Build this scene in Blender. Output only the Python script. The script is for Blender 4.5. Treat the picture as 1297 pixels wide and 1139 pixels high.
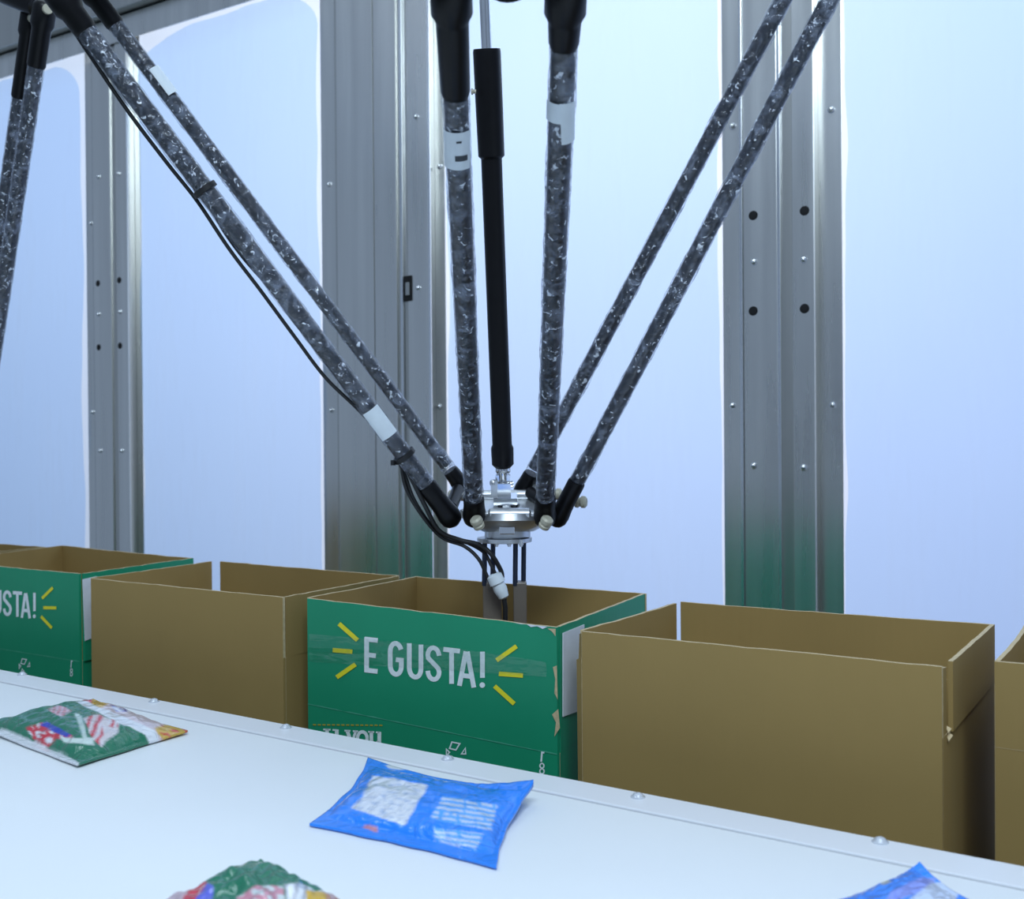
import bpy, bmesh, math, random
from mathutils import Vector, Matrix, noise

for o in list(bpy.data.objects):
    bpy.data.objects.remove(o, do_unlink=True)
scene = bpy.context.scene
COL = scene.collection
V = Vector
random.seed(7)

# ------------------------------------------------------------------ camera
W, H, FPX = 1297, 1139, 1350.0
HC = 1.25                                   # camera height
YAW, PITCH, ROLL = math.radians(31.8), math.atan(9.5 / 1350), 0.0075
FH = V((-math.sin(YAW), math.cos(YAW), 0))  # horizontal view direction
RH = V((math.cos(YAW), math.sin(YAW), 0))
UP = V((0, 0, 1))
FWD = FH * math.cos(PITCH) - UP * math.sin(PITCH)
U0 = UP * math.cos(PITCH) + FH * math.sin(PITCH)
CR = RH * math.cos(ROLL) - U0 * math.sin(ROLL)
CU = RH * math.sin(ROLL) + U0 * math.cos(ROLL)
CAM = V((0, 0, HC))
cd = bpy.data.cameras.new('camera')
cam = bpy.data.objects.new('camera', cd)
COL.objects.link(cam)
m = Matrix((CR, CU, -FWD)).transposed().to_4x4()
m.translation = CAM
cam.matrix_world = m
cd.sensor_fit = 'HORIZONTAL'
cd.sensor_width = 36.0
cd.lens = 36.0 * FPX / W
cd.clip_start = 0.02
cd.clip_end = 60
cd.dof.use_dof = True
cd.dof.focus_distance = 1.15
cd.dof.aperture_fstop = 9.0
scene.camera = cam

# ------------------------------------------------------------------ world, lamps, exposure
wd = bpy.data.worlds.new('hall_air')
scene.world = wd
wd.use_nodes = True
wd.node_tree.nodes['Background'].inputs[0].default_value = (0.50, 0.66, 0.92, 1)
wd.node_tree.nodes['Background'].inputs[1].default_value = 0.42
vs = scene.view_settings
vs.view_transform = 'Standard'
vs.look = 'None'
vs.exposure = 0.0
vs.gamma = 1.0
vs.use_curve_mapping = False


def area(name, loc, target, sx, sy, power, color):
    d = bpy.data.lights.new(name, 'AREA')
    d.shape = 'RECTANGLE'
    d.size, d.size_y = sx, sy
    d.energy = power
    d.color = color
    o = bpy.data.objects.new(name, d)
    COL.objects.link(o)
    o.location = loc
    o.rotation_euler = (V(target) - V(loc)).to_track_quat('-Z', 'Y').to_euler()
    return o


COOL = (0.72, 0.87, 1.0)
area('ceiling_tube_light', (0.55, -0.7, 3.1), (-0.2, 0.8, 0.9), 1.4, 0.5, 54, COOL)
area('ceiling_tube_light', (-0.9, 0.75, 3.3), (-0.9, 0.75, 0.9), 2.4, 0.4, 22, COOL)
# unseen lamps added behind the translucent panels to set their glow
area('panel_backlight', (-0.80, 3.2, 2.3), (-0.85, 1.75, 1.75), 0.8, 0.7, 24, (1.0, 0.95, 0.94))  # added to make the hot spot high on the panel behind the robot
area('panel_backlight', (-3.0, 3.9, 2.5), (-2.6, 1.75, 1.6), 1.6, 1.0, 33, (0.76, 0.84, 1.0))
area('panel_backlight', (-0.2, 3.6, 0.9), (-0.4, 1.75, 1.2), 1.6, 0.9, 8, (0.68, 0.58, 1.0))  # violet lamp added to tint the right-hand panels purple
area('panel_backlight', (0.9, 3.4, 2.7), (0.2, 1.75, 1.6), 1.2, 0.9, 6.5, (0.6, 0.72, 1.0))


# ------------------------------------------------------------------ pixel to place
def ray(px, py):
    d = FWD + CR * ((px - W / 2) / FPX) - CU * ((py - H / 2) / FPX)
    return d


def P(px, py, depth):
    return CAM + ray(px, py) * depth


def on_z(px, py, z):
    d = ray(px, py)
    return CAM + d * ((z - HC) / d.z)


def on_y(px, py, y):
    d = ray(px, py)
    return CAM + d * (y / d.y)


def on_plane(px, py, p0, n):
    d = ray(px, py)
    return CAM + d * ((p0 - CAM).dot(n) / d.dot(n))


# ------------------------------------------------------------------ materials
def nodes_of(name):
    mt = bpy.data.materials.new(name)
    mt.use_nodes = True
    nt = mt.node_tree
    return mt, nt, nt.nodes['Principled BSDF']


def mat(name, col, rough=0.5, metal=0.0, var=0.0, vscale=(20, 20, 20), bump=0.0, bscale=None,
        rvar=0.0, spec=0.5, coat=0.0, alpha=1.0, detail=4):
    mt, nt, b = nodes_of(name)
    b.inputs['Base Color'].default_value = (*col, 1)
    b.inputs['Roughness'].default_value = rough
    b.inputs['Metallic'].default_value = metal
    b.inputs['Specular IOR Level'].default_value = spec
    b.inputs['Coat Weight'].default_value = coat
    b.inputs['Coat Roughness'].default_value = 0.08
    b.inputs['Alpha'].default_value = alpha
    if var or bump or rvar:
        tc = nt.nodes.new('ShaderNodeTexCoord')
        mp = nt.nodes.new('ShaderNodeMapping')
        mp.inputs['Scale'].default_value = vscale
        nt.links.new(tc.outputs['Object'], mp.inputs[0])
        nz = nt.nodes.new('ShaderNodeTexNoise')
        nz.inputs['Scale'].default_value = 1.0
        nz.inputs['Detail'].default_value = detail
        nt.links.new(mp.outputs[0], nz.inputs['Vector'])
        if var:
            mx = nt.nodes.new('ShaderNodeMix')
            mx.data_type = 'RGBA'
            mx.inputs[6].default_value = (*[max(0, c * (1 - var)) for c in col], 1)
            mx.inputs[7].default_value = (*[min(1, c * (1 + var)) for c in col], 1)
            nt.links.new(nz.outputs['Fac'], mx.inputs[0])
            nt.links.new(mx.outputs[2], b.inputs['Base Color'])
        if rvar:
            mr = nt.nodes.new('ShaderNodeMapRange')
            mr.inputs[3].default_value = max(0.02, rough - rvar)
            mr.inputs[4].default_value = rough + rvar
            nt.links.new(nz.outputs['Fac'], mr.inputs[0])
            nt.links.new(mr.outputs[0], b.inputs['Roughness'])
        if bump:
            src = nz
            if bscale:
                mp2 = nt.nodes.new('ShaderNodeMapping')
                mp2.inputs['Scale'].default_value = bscale
                nt.links.new(tc.outputs['Object'], mp2.inputs[0])
                src = nt.nodes.new('ShaderNodeTexNoise')
                src.inputs['Scale'].default_value = 1.0
                src.inputs['Detail'].default_value = 3
                nt.links.new(mp2.outputs[0], src.inputs['Vector'])
            bp = nt.nodes.new('ShaderNodeBump')
            bp.inputs['Strength'].default_value = bump
            bp.inputs['Distance'].default_value = 0.002
            nt.links.new(src.outputs['Fac'], bp.inputs['Height'])
            nt.links.new(bp.outputs[0], b.inputs['Normal'])
    return mt


M = {}
M['steel'] = mat('brushed_steel', (0.75, 0.75, 0.72), 0.30, 1.0, var=0.22, vscale=(24, 24, 1.1), rvar=0.12,
                 bump=0.35, bscale=(7, 7, 2.2))
M['steel_dark'] = mat('worn_steel', (0.54, 0.54, 0.51), 0.34, 1.0, var=0.15, vscale=(60, 60, 1.5), rvar=0.08)
M['steel_edge'] = mat('bright_steel_edge', (0.78, 0.80, 0.82), 0.25, 1.0)
M['chrome'] = mat('polished_metal', (0.80, 0.81, 0.82), 0.14, 1.0, var=0.05)
M['alu'] = mat('machined_aluminium', (0.62, 0.64, 0.66), 0.34, 0.85, var=0.08, vscale=(200, 200, 200))
M['pin'] = mat('beige_bushing', (0.50, 0.47, 0.36), 0.45, 0.1, var=0.1)
M['black'] = mat('black_plastic', (0.005, 0.005, 0.006), 0.36, spec=0.22, var=0.3, vscale=(90, 90, 90))
M['rubber'] = mat('black_rubber', (0.008, 0.008, 0.009), 0.5, var=0.2)
M['hole'] = mat('dark_hole', (0.004, 0.004, 0.005), 0.9, var=0.2)
M['carbon'] = mat('carbon_tube', (0.011, 0.014, 0.022), 0.30, var=0.4, vscale=(70, 70, 70))
M['kraft'] = mat('kraft_board', (0.325, 0.218, 0.076), 0.75, var=0.10, vscale=(7, 7, 5), bump=0.10,
                 bscale=(160, 160, 3), spec=0.25)
M['kraft_in'] = mat('kraft_board_inside', (0.355, 0.238, 0.085), 0.8, var=0.12, vscale=(9, 9, 6), bump=0.14,
                    bscale=(150, 150, 3), spec=0.2)
M['kraft_edge'] = mat('corrugated_edge', (0.55, 0.43, 0.25), 0.85, var=0.35, vscale=(260, 260, 260))
M['green'] = mat('green_print', (0.010, 0.27, 0.135), 0.45, var=0.10, vscale=(8, 8, 8), bump=0.10,
                 bscale=(110, 110, 4), spec=0.35)
M['green_back'] = mat('green_print_back', (0.012, 0.11, 0.05), 0.5, var=0.1)
M['green_worn'] = mat('worn_green_print', (0.06, 0.36, 0.22), 0.6, var=0.3, vscale=(150, 150, 150))
M['white_ink'] = mat('white_print', (0.80, 0.86, 0.86), 0.5, var=0.18, vscale=(220, 220, 220))
M['yellow_ink'] = mat('yellow_print', (0.82, 0.72, 0.02), 0.5, var=0.10, vscale=(200, 200, 200))
M['gold_ink'] = mat('gold_print', (0.40, 0.34, 0.04), 0.5, var=0.2, vscale=(300, 300, 300))
M['paper'] = mat('white_paper', (0.72, 0.74, 0.78), 0.6, var=0.1, vscale=(60, 60, 60))
M['belt'] = mat('white_belt', (0.80, 0.82, 0.83), 0.42, var=0.03, vscale=(5, 5, 5), bump=0.05, bscale=(60, 60, 60))
M['rail'] = mat('white_rail', (0.78, 0.79, 0.82), 0.35, var=0.03, vscale=(8, 8, 8))
M['rail_screw'] = mat('pale_screw', (0.62, 0.65, 0.70), 0.35, 0.35, var=0.05)
M['groove'] = mat('rail_groove', (0.40, 0.43, 0.47), 0.7, var=0.2)
M['sticker'] = mat('white_sticker', (0.75, 0.82, 0.86), 0.4, var=0.08, vscale=(90, 90, 90))
M['ink'] = mat('black_print', (0.05, 0.06, 0.07), 0.6, var=0.2)
M['belt_grey'] = mat('grey_belt', (0.16, 0.18, 0.17), 0.6, var=0.15)
M['floor'] = mat('green_floor_paint', (0.07, 0.12, 0.08), 0.45, var=0.2, vscale=(3, 3, 3))
M['rod_dark'] = mat('dark_guide_rod', (0.03, 0.04, 0.07), 0.35, 0.5, var=0.2)
M['finger'] = mat('bronze_finger', (0.20, 0.17, 0.14), 0.45, 0.3, var=0.15)


def film_mat(name, alpha, col, rough, bump, scale, ramp=(0.46, 0.74), painted_glint=0.0):
    """clear cling film: mostly see-through, glossy, wrinkled"""
    mt = bpy.data.materials.new(name)
    mt.use_nodes = True
    nt = mt.node_tree
    nt.nodes.clear()
    out = nt.nodes.new('ShaderNodeOutputMaterial')
    tr = nt.nodes.new('ShaderNodeBsdfTransparent')
    pr = nt.nodes.new('ShaderNodeBsdfPrincipled')
    pr.inputs['Base Color'].default_value = (*col, 1)
    pr.inputs['Roughness'].default_value = rough
    mx = nt.nodes.new('ShaderNodeMixShader')
    tc = nt.nodes.new('ShaderNodeTexCoord')
    mp = nt.nodes.new('ShaderNodeMapping')
    mp.inputs['Scale'].default_value = scale
    nz = nt.nodes.new('ShaderNodeTexNoise')
    nz.inputs['Scale'].default_value = 1
    nz.inputs['Detail'].default_value = 4
    nz.inputs['Distortion'].default_value = 1.2
    rp = nt.nodes.new('ShaderNodeValToRGB')
    rp.color_ramp.elements[0].position = ramp[0]
    rp.color_ramp.elements[0].color = (alpha[0],) * 3 + (1,)
    rp.color_ramp.elements[1].position = ramp[1]
    rp.color_ramp.elements[1].color = (alpha[1],) * 3 + (1,)
    bp = nt.nodes.new('ShaderNodeBump')
    bp.inputs['Strength'].default_value = bump
    bp.inputs['Distance'].default_value = 0.004
    n2 = nt.nodes.new('ShaderNodeTexNoise')
    n2.inputs['Scale'].default_value = 2.6
    n2.inputs['Detail'].default_value = 2
    n2.inputs['Distortion'].default_value = 0.8
    lw = nt.nodes.new('ShaderNodeLayerWeight')
    lw.inputs['Blend'].default_value = 0.35
    pw = nt.nodes.new('ShaderNodeMath')
    pw.operation = 'POWER'
    pw.inputs[1].default_value = 4.0
    ad = nt.nodes.new('ShaderNodeMath')
    ad.operation = 'ADD'
    ad.use_clamp = True
    L = nt.links.new
    L(tc.outputs['Object'], mp.inputs[0])
    L(mp.outputs[0], nz.inputs['Vector'])
    L(mp.outputs[0], n2.inputs['Vector'])
    L(nz.outputs['Fac'], rp.inputs[0])
    L(lw.outputs['Facing'], pw.inputs[0])
    L(pw.outputs[0], ad.inputs[0])
    L(rp.outputs[0], ad.inputs[1])
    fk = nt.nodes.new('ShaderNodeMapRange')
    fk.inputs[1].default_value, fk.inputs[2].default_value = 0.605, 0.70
    fk.inputs[3].default_value, fk.inputs[4].default_value = 0.0, painted_glint
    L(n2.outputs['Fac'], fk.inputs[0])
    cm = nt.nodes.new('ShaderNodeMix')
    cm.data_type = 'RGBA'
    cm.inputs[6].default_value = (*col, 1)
    cm.inputs[7].default_value = (0.85, 0.90, 0.96, 1)  # pale flecks painted into the film colour as glints
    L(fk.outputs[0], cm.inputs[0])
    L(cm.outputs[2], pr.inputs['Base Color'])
    a2 = nt.nodes.new('ShaderNodeMath')
    a2.operation = 'ADD'
    a2.use_clamp = True
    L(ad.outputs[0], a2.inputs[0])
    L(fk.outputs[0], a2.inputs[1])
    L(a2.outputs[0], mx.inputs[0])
    L(n2.outputs['Fac'], bp.inputs['Height'])
    L(bp.outputs[0], pr.inputs['Normal'])
    L(tr.outputs[0], mx.inputs[1])
    L(pr.outputs[0], mx.inputs[2])
    gs = nt.nodes.new('ShaderNodeBsdfGlossy')
    gs.inputs['Roughness'].default_value = 0.10
    L(bp.outputs[0], gs.inputs['Normal'])
    m3 = nt.nodes.new('ShaderNodeMixShader')
    m3.inputs[0].default_value = 0.055
    L(mx.outputs[0], m3.inputs[1])
    L(gs.outputs[0], m3.inputs[2])
    L(m3.outputs[0], out.inputs[0])
    return mt


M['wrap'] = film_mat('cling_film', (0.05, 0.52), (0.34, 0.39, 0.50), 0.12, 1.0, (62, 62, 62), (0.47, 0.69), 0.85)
M['tape'] = film_mat('clear_tape', (0.06, 0.16), (0.10, 0.40, 0.27), 0.12, 0.12, (60, 60, 60))


def loose_film():
    """thin clear sheet that passes light on and shines at its folds"""
    mt = bpy.data.materials.new('loose_film')
    mt.use_nodes = True
    nt = mt.node_tree
    nt.nodes.clear()
    N, L = nt.nodes.new, nt.links.new
    out = N('ShaderNodeOutputMaterial')
    tr = N('ShaderNodeBsdfTransparent')
    tr.inputs['Color'].default_value = (0.69, 0.825, 1.0, 1)
    tl = N('ShaderNodeBsdfTranslucent')
    tl.inputs['Color'].default_value = (0.95, 0.97, 1, 1)
    df = N('ShaderNodeBsdfDiffuse')
    df.inputs['Color'].default_value = (0.9, 0.93, 0.97, 1)
    gl = N('ShaderNodeBsdfGlossy')
    gl.inputs['Roughness'].default_value = 0.22
    lw = N('ShaderNodeLayerWeight')
    lw.inputs['Blend'].default_value = 0.25
    tc = N('ShaderNodeTexCoord')
    mp = N('ShaderNodeMapping')
    mp.inputs['Scale'].default_value = (22, 22, 4)
    nz = N('ShaderNodeTexNoise')
    nz.inputs['Scale'].default_value = 1
    nz.inputs['Detail'].default_value = 3
    L(tc.outputs['Object'], mp.inputs[0])
    L(mp.outputs[0], nz.inputs['Vector'])
    mr = N('ShaderNodeMapRange')
    mr.inputs[1].default_value, mr.inputs[2].default_value = 0.5, 0.75
    mr.inputs[3].default_value, mr.inputs[4].default_value = 0.02, 0.07
    L(nz.outputs['Fac'], mr.inputs[0])
    a = N('ShaderNodeMixShader')
    a.inputs[0].default_value = 0.5
    L(tl.outputs[0], a.inputs[1])
    L(df.outputs[0], a.inputs[2])
    b = N('ShaderNodeMixShader')
    L(mr.outputs[0], b.inputs[0])
    L(tr.outputs[0], b.inputs[1])
    L(a.outputs[0], b.inputs[2])
    c = N('ShaderNodeMixShader')
    mu = N('ShaderNodeMath')
    mu.operation = 'MULTIPLY'
    mu.inputs[1].default_value = 0.10
    L(lw.outputs['Facing'], mu.inputs[0])
    L(mu.outputs[0], c.inputs[0])
    L(b.outputs[0], c.inputs[1])
    L(gl.outputs[0], c.inputs[2])
    L(c.outputs[0], out.inputs[0])
    return mt


M['loose_film'] = loose_film()


def pane_mat():
    mt = bpy.data.materials.new('milky_translucent_panel')
    mt.use_nodes = True
    nt = mt.node_tree
    nt.nodes.clear()
    out = nt.nodes.new('ShaderNodeOutputMaterial')
    tl = nt.nodes.new('ShaderNodeBsdfTranslucent')
    df = nt.nodes.new('ShaderNodeBsdfDiffuse')
    gl = nt.nodes.new('ShaderNodeBsdfGlossy')
    gl.inputs['Roughness'].default_value = 0.35
    gl.inputs['Color'].default_value = (0.8, 0.85, 1, 1)
    tc = nt.nodes.new('ShaderNodeTexCoord')
    nz = nt.nodes.new('ShaderNodeTexNoise')
    nz.inputs['Scale'].default_value = 2.2
    nz.inputs['Detail'].default_value = 2
    mx = nt.nodes.new('ShaderNodeMix')
    mx.data_type = 'RGBA'
    mx.inputs[6].default_value = (0.86, 0.93, 1.0, 1)
    mx.inputs[7].default_value = (0.92, 0.97, 1.0, 1)
    L = nt.links.new
    L(tc.outputs['Object'], nz.inputs['Vector'])
    L(nz.outputs['Fac'], mx.inputs[0])
    L(mx.outputs[2], tl.inputs['Color'])
    df.inputs['Color'].default_value = (0.75, 0.82, 0.95, 1)
    m1 = nt.nodes.new('ShaderNodeMixShader')
    m1.inputs[0].default_value = 0.18
    L(tl.outputs[0], m1.inputs[1])
    L(df.outputs[0], m1.inputs[2])
    m2 = nt.nodes.new('ShaderNodeMixShader')
    m2.inputs[0].default_value = 0.06
    L(m1.outputs[0], m2.inputs[1])
    L(gl.outputs[0], m2.inputs[2])
    L(m2.outputs[0], out.inputs[0])
    return mt


M['pane'] = pane_mat()


def print_mat(name, rough, bump):
    mt, nt, b = nodes_of(name)
    at = nt.nodes.new('ShaderNodeAttribute')
    at.attribute_name = 'print'
    nt.links.new(at.outputs['Color'], b.inputs['Base Color'])
    b.inputs['Roughness'].default_value = rough
    b.inputs['Coat Weight'].default_value = 0.6
    b.inputs['Coat Roughness'].default_value = 0.12
    tc = nt.nodes.new('ShaderNodeTexCoord')
    nz = nt.nodes.new('ShaderNodeTexNoise')
    nz.inputs['Scale'].default_value = 55
    nz.inputs['Detail'].default_value = 3
    nz.inputs['Distortion'].default_value = 1.5
    nt.links.new(tc.outputs['Object'], nz.inputs['Vector'])
    bp = nt.nodes.new('ShaderNodeBump')
    bp.inputs['Strength'].default_value = bump
    bp.inputs['Distance'].default_value = 0.004
    nt.links.new(nz.outputs['Fac'], bp.inputs['Height'])
    nt.links.new(bp.outputs[0], b.inputs['Normal'])
    return mt


M['pouch'] = print_mat('printed_foil', 0.26, 0.8)


# ------------------------------------------------------------------ object helpers
def tag(o, label=None, cat=None, group=None, kind=None):
    if label: o['label'] = label
    if cat: o['category'] = cat
    if group: o['group'] = group
    if kind: o['kind'] = kind
    return o


def thing(name, loc, label=None, cat=None, group=None, kind=None):
    o = bpy.data.objects.new(name, None)
    o.empty_display_size = 0.05
    COL.objects.link(o)
    o.location = loc
    return tag(o, label, cat, group, kind)


def root_loc(p):
    loc = V((0, 0, 0))
    while p is not None:
        loc = loc + V(p.location)
        p = p.parent
    return loc


def link(name, me, parent=None, at=None):
    o = bpy.data.objects.new(name, me)
    COL.objects.link(o)
    if parent is not None:
        o.parent = parent
    if at is not None:
        o.location = V(at) - root_loc(parent)
    return o


class MB:
    """collects world-space geometry for one mesh object"""
    def __init__(self):
        self.v, self.f, self.mi = [], [], []

    def add(self, vs, fs, mi=0):
        n = len(self.v)
        self.v += [V(p) for p in vs]
        for f in fs:
            self.f.append([i + n for i in f])
            self.mi.append(mi)
        return self

    def box(self, lo, hi, mi=0):
        x0, y0, z0 = lo
        x1, y1, z1 = hi
        vs = [(x0, y0, z0), (x1, y0, z0), (x1, y1, z0), (x0, y1, z0),
              (x0, y0, z1), (x1, y0, z1), (x1, y1, z1), (x0, y1, z1)]
        return self.add(vs, [(0, 3, 2, 1), (4, 5, 6, 7), (0, 1, 5, 4), (1, 2, 6, 5), (2, 3, 7, 6), (3, 0, 4, 7)], mi)

    def obox(self, c, ax, ay, az, hx, hy, hz, mi=0):
        vs = []
        for sz in (-1, 1):
            for sx, sy in ((-1, -1), (1, -1), (1, 1), (-1, 1)):
                vs.append(V(c) + ax * (hx * sx) + ay * (hy * sy) + az * (hz * sz))
        return self.add(vs, [(0, 3, 2, 1), (4, 5, 6, 7), (0, 1, 5, 4), (1, 2, 6, 5), (2, 3, 7, 6), (3, 0, 4, 7)], mi)

    def sweep(self, pts, rads, seg=16, cap=True, mi=0, wob=None):
        pts = [V(p) for p in pts]
        n = len(pts)
        if not hasattr(rads, '__len__'):
            rads = [rads] * n
        t0 = (pts[1] - pts[0]).normalized()
        ref = UP if abs(t0.z) < 0.9 else V((1, 0, 0))
        a = t0.cross(ref).normalized()
        vs, fs = [], []
        for i in range(n):
            t = (pts[min(i + 1, n - 1)] - pts[max(i - 1, 0)])
            if t.length < 1e-9:
                t = t0
            t.normalize()
            a = (a - t * a.dot(t)).normalized()
            b = t.cross(a)
            for k in range(seg):
                th = 2 * math.pi * k / seg
                r = rads[i]
                if wob:
                    r = r + wob(i, th)
                vs.append(pts[i] + (a * math.cos(th) + b * math.sin(th)) * r)
        for i in range(n - 1):
            for k in range(seg):
                k2 = (k + 1) % seg
                fs.append((i * seg + k, i * seg + k2, (i + 1) * seg + k2, (i + 1) * seg + k))
        if cap:
            fs.append(tuple(range(seg - 1, -1, -1)))
            fs.append(tuple((n - 1) * seg + k for k in range(seg)))
        return self.add(vs, fs, mi)

    def lathe(self, p0, p1, prof, seg=24, mi=0):
        """prof: (distance along p0->p1 in metres, radius)"""
        p0, p1 = V(p0), V(p1)
        t = (p1 - p0).normalized()
        ref = UP if abs(t.z) < 0.9 else V((1, 0, 0))
        a = t.cross(ref).normalized()
        b = t.cross(a)
        vs, fs = [], []
        for d, r in prof:
            for k in range(seg):
                th = 2 * math.pi * k / seg
                vs.append(p0 + t * d + (a * math.cos(th) + b * math.sin(th)) * r)
        for i in range(len(prof) - 1):
            for k in range(seg):
                k2 = (k + 1) % seg
                fs.append((i * seg + k, i * seg + k2, (i + 1) * seg + k2, (i + 1) * seg + k))
        fs.append(tuple(range(seg - 1, -1, -1)))
        fs.append(tuple((len(prof) - 1) * seg + k for k in range(seg)))
        return self.add(vs, fs, mi)

    def ball(self, c, r, seg=16, rings=10, mi=0):
        pr = []
        for i in range(1, rings):
            th = math.pi * i / rings
            pr.append((r - r * math.cos(th), r * math.sin(th)))
        return self.lathe(V(c) - UP * r, V(c) + UP * r, pr, seg, mi)

    def build(self, name, mats, parent=None, smooth=False, bevel=0.0, sharp=40):
        if not isinstance(mats, (list, tuple)):
            mats = [mats]
        off = root_loc(parent) if parent is not None else V((0, 0, 0))
        me = bpy.data.meshes.new(name)
        me.from_pydata([p - off for p in self.v], [], self.f)
        for mt in mats:
            me.materials.append(mt)
        for p, i in zip(me.polygons, self.mi):
            p.material_index = i
        bm = bmesh.new()
        bm.from_mesh(me)
        bmesh.ops.recalc_face_normals(bm, faces=bm.faces)
        if bevel:
            bmesh.ops.bevel(bm, geom=[e for e in bm.edges], offset=bevel, segments=2, affect='EDGES', profile=0.5)
        if smooth:
            for f in bm.faces:
                f.smooth = True
            lim = math.radians(sharp)
            for e in bm.edges:
                if len(e.link_faces) == 2 and e.calc_face_angle(0) > lim:
                    e.smooth = False
        bm.to_mesh(me)
        bm.free()
        o = link(name, me, parent)
        return o


# ------------------------------------------------------------------ the setting
YW = 1.75                       # plane of the glazed wall
ZB = HC + 1.0                   # underside of the top beam
mb = MB()
mb.box((-6, -2.5, -0.05), (4, 6, 0))
fl = mb.build('floor', M['floor'])
tag(fl, 'dark green painted hall floor under the conveyors', 'floor', kind='structure')


def wx(px):
    return on_y(px, 400, YW).x


# panels between the posts
edges = {'left': (wx(111), wx(181)), 'mid': (wx(411), wx(566)), 'right': (wx(917), wx(1068))}
pitch = edges['right'][0] - edges['mid'][0]
panels = [(edges['left'][0] - 1.6, edges['left'][0] + 0.015),
          (edges['left'][1] - 0.015, edges['mid'][0] + 0.015),
          (edges['mid'][1] - 0.015, edges['right'][0] + 0.015),
          (edges['right'][1] - 0.015, edges['right'][1] + 1.1)]
plabel = ['milky backlit panel beyond the narrow far post',
          'milky backlit panel between the narrow far post and the wide post',
          'milky backlit panel behind the robot, between wide post and post with large holes',
          'milky backlit panel behind the nearest brown boxes, beside the end post']
for i, (x0, x1) in enumerate(panels):
    nx, nz = 40, 90
    z0, z1 = 0.02, ZB + 0.02
    mb = MB()
    vs, fs = [], []
    for side in (0, 1):
        for a in range(nx + 1):
            for b in range(nz + 1):
                x = x0 + (x1 - x0) * a / nx
                z = z0 + (z1 - z0) * b / nz
                vs.append((x, YW + 0.004 + 0.005 * side, z))
    N = (nx + 1) * (nz + 1)
    for s in (0, 1):
        for a in range(nx):
            for b in range(nz):
                q = [s * N + a * (nz + 1) + b, s * N + (a + 1) * (nz + 1) + b, s * N + (a + 1) * (nz + 1) + b + 1,
                     s * N + a * (nz + 1) + b + 1]
                if s == 0:
                    fs.append(q)
    vs = vs[:N]
    mb.add(vs, fs)
    w = mb.build('window_%d' % (i + 1), M['pane'], smooth=True)
    tag(w, plabel[i], 'window', kind='structure')
    # loose protective film, baggy along the panel's borders
    mb = MB()
    wv, wf = [], []
    na, nb = 36, 120
    for a in range(na + 1):
        for b in range(nb + 1):
            s, t = a / na, b / nb
            z = z0 + 0.3 + (z1 - z0 - 0.3) * t
            ed = []
            for sd in (0, 1):
                k = noise.noise(V((z * 2.6 + sd * 9, i * 4.7, 1))) + 0.5 * noise.noise(V((z * 9 + sd * 5, i * 2.7, 6)))
                ed.append(0.015 + max(0.0006, 0.006 + 0.009 * k))
            cr_ = 0.07 * max(0.0, 1 - (z1 - 0.02 - z) / 0.10) ** 2
            xa, xb = x0 + ed[0] + cr_, x1 - ed[1] - cr_
            x = xa + (xb - xa) * s
            z -= t ** 30 * (0.035 + 0.02 * noise.noise(V((x * 5, i * 3.3, 2))))
            e = min(s, 1 - s) * (x1 - x0)
            et = (1 - t) * (z1 - z0)
            g = math.exp(-(min(e, et * 0.8) / 0.045) ** 2)
            d = g * (0.008 + 0.010 * noise.noise(V((x * 9, i * 3.1, z * 4))))
            d += 0.0012 * noise.noise(V((x * 4, i * 5.0, z * 2)))
            wv.append((x, YW - 0.002 - max(d, -0.001), z))
    for a in range(na):
        for b in range(nb):
            s, t = (a + .5) / na, (b + .5) / nb
            e = min(s, 1 - s) * (x1 - x0)
            et = (1 - t) * (z1 - z0)
            wf.append((a * (nb + 1) + b, (a + 1) * (nb + 1) + b, (a + 1) * (nb + 1) + b + 1, a * (nb + 1) + b + 1))
    mb.add(wv, wf)
    mb.build('protective_film', M['loose_film'], w, smooth=True, sharp=80)

# shared little meshes -----------------------------------------------------
def dome_mesh(name, r, h, material, flange=1.35):
    mbx = MB()
    mbx.lathe((0, 0, 0), (0, -1, 0), [(0, r * flange), (h * 0.22, r * flange), (h * 0.25, r), (h * 0.65, r * 0.85),
                                      (h * 0.9, r * 0.5), (h, r * 0.12)], 14)
    o = mbx.build(name, material, smooth=True, sharp=60)
    me = o.data
    bpy.data.objects.remove(o)
    return me


screw_me = dome_mesh('screw', 0.0045, 0.006, M['chrome'])
plug_me = dome_mesh('hole_plug', 0.0078, 0.0012, M['hole'], 1.02)

PF = YW - 0.030     # front of the proud channel


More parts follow.
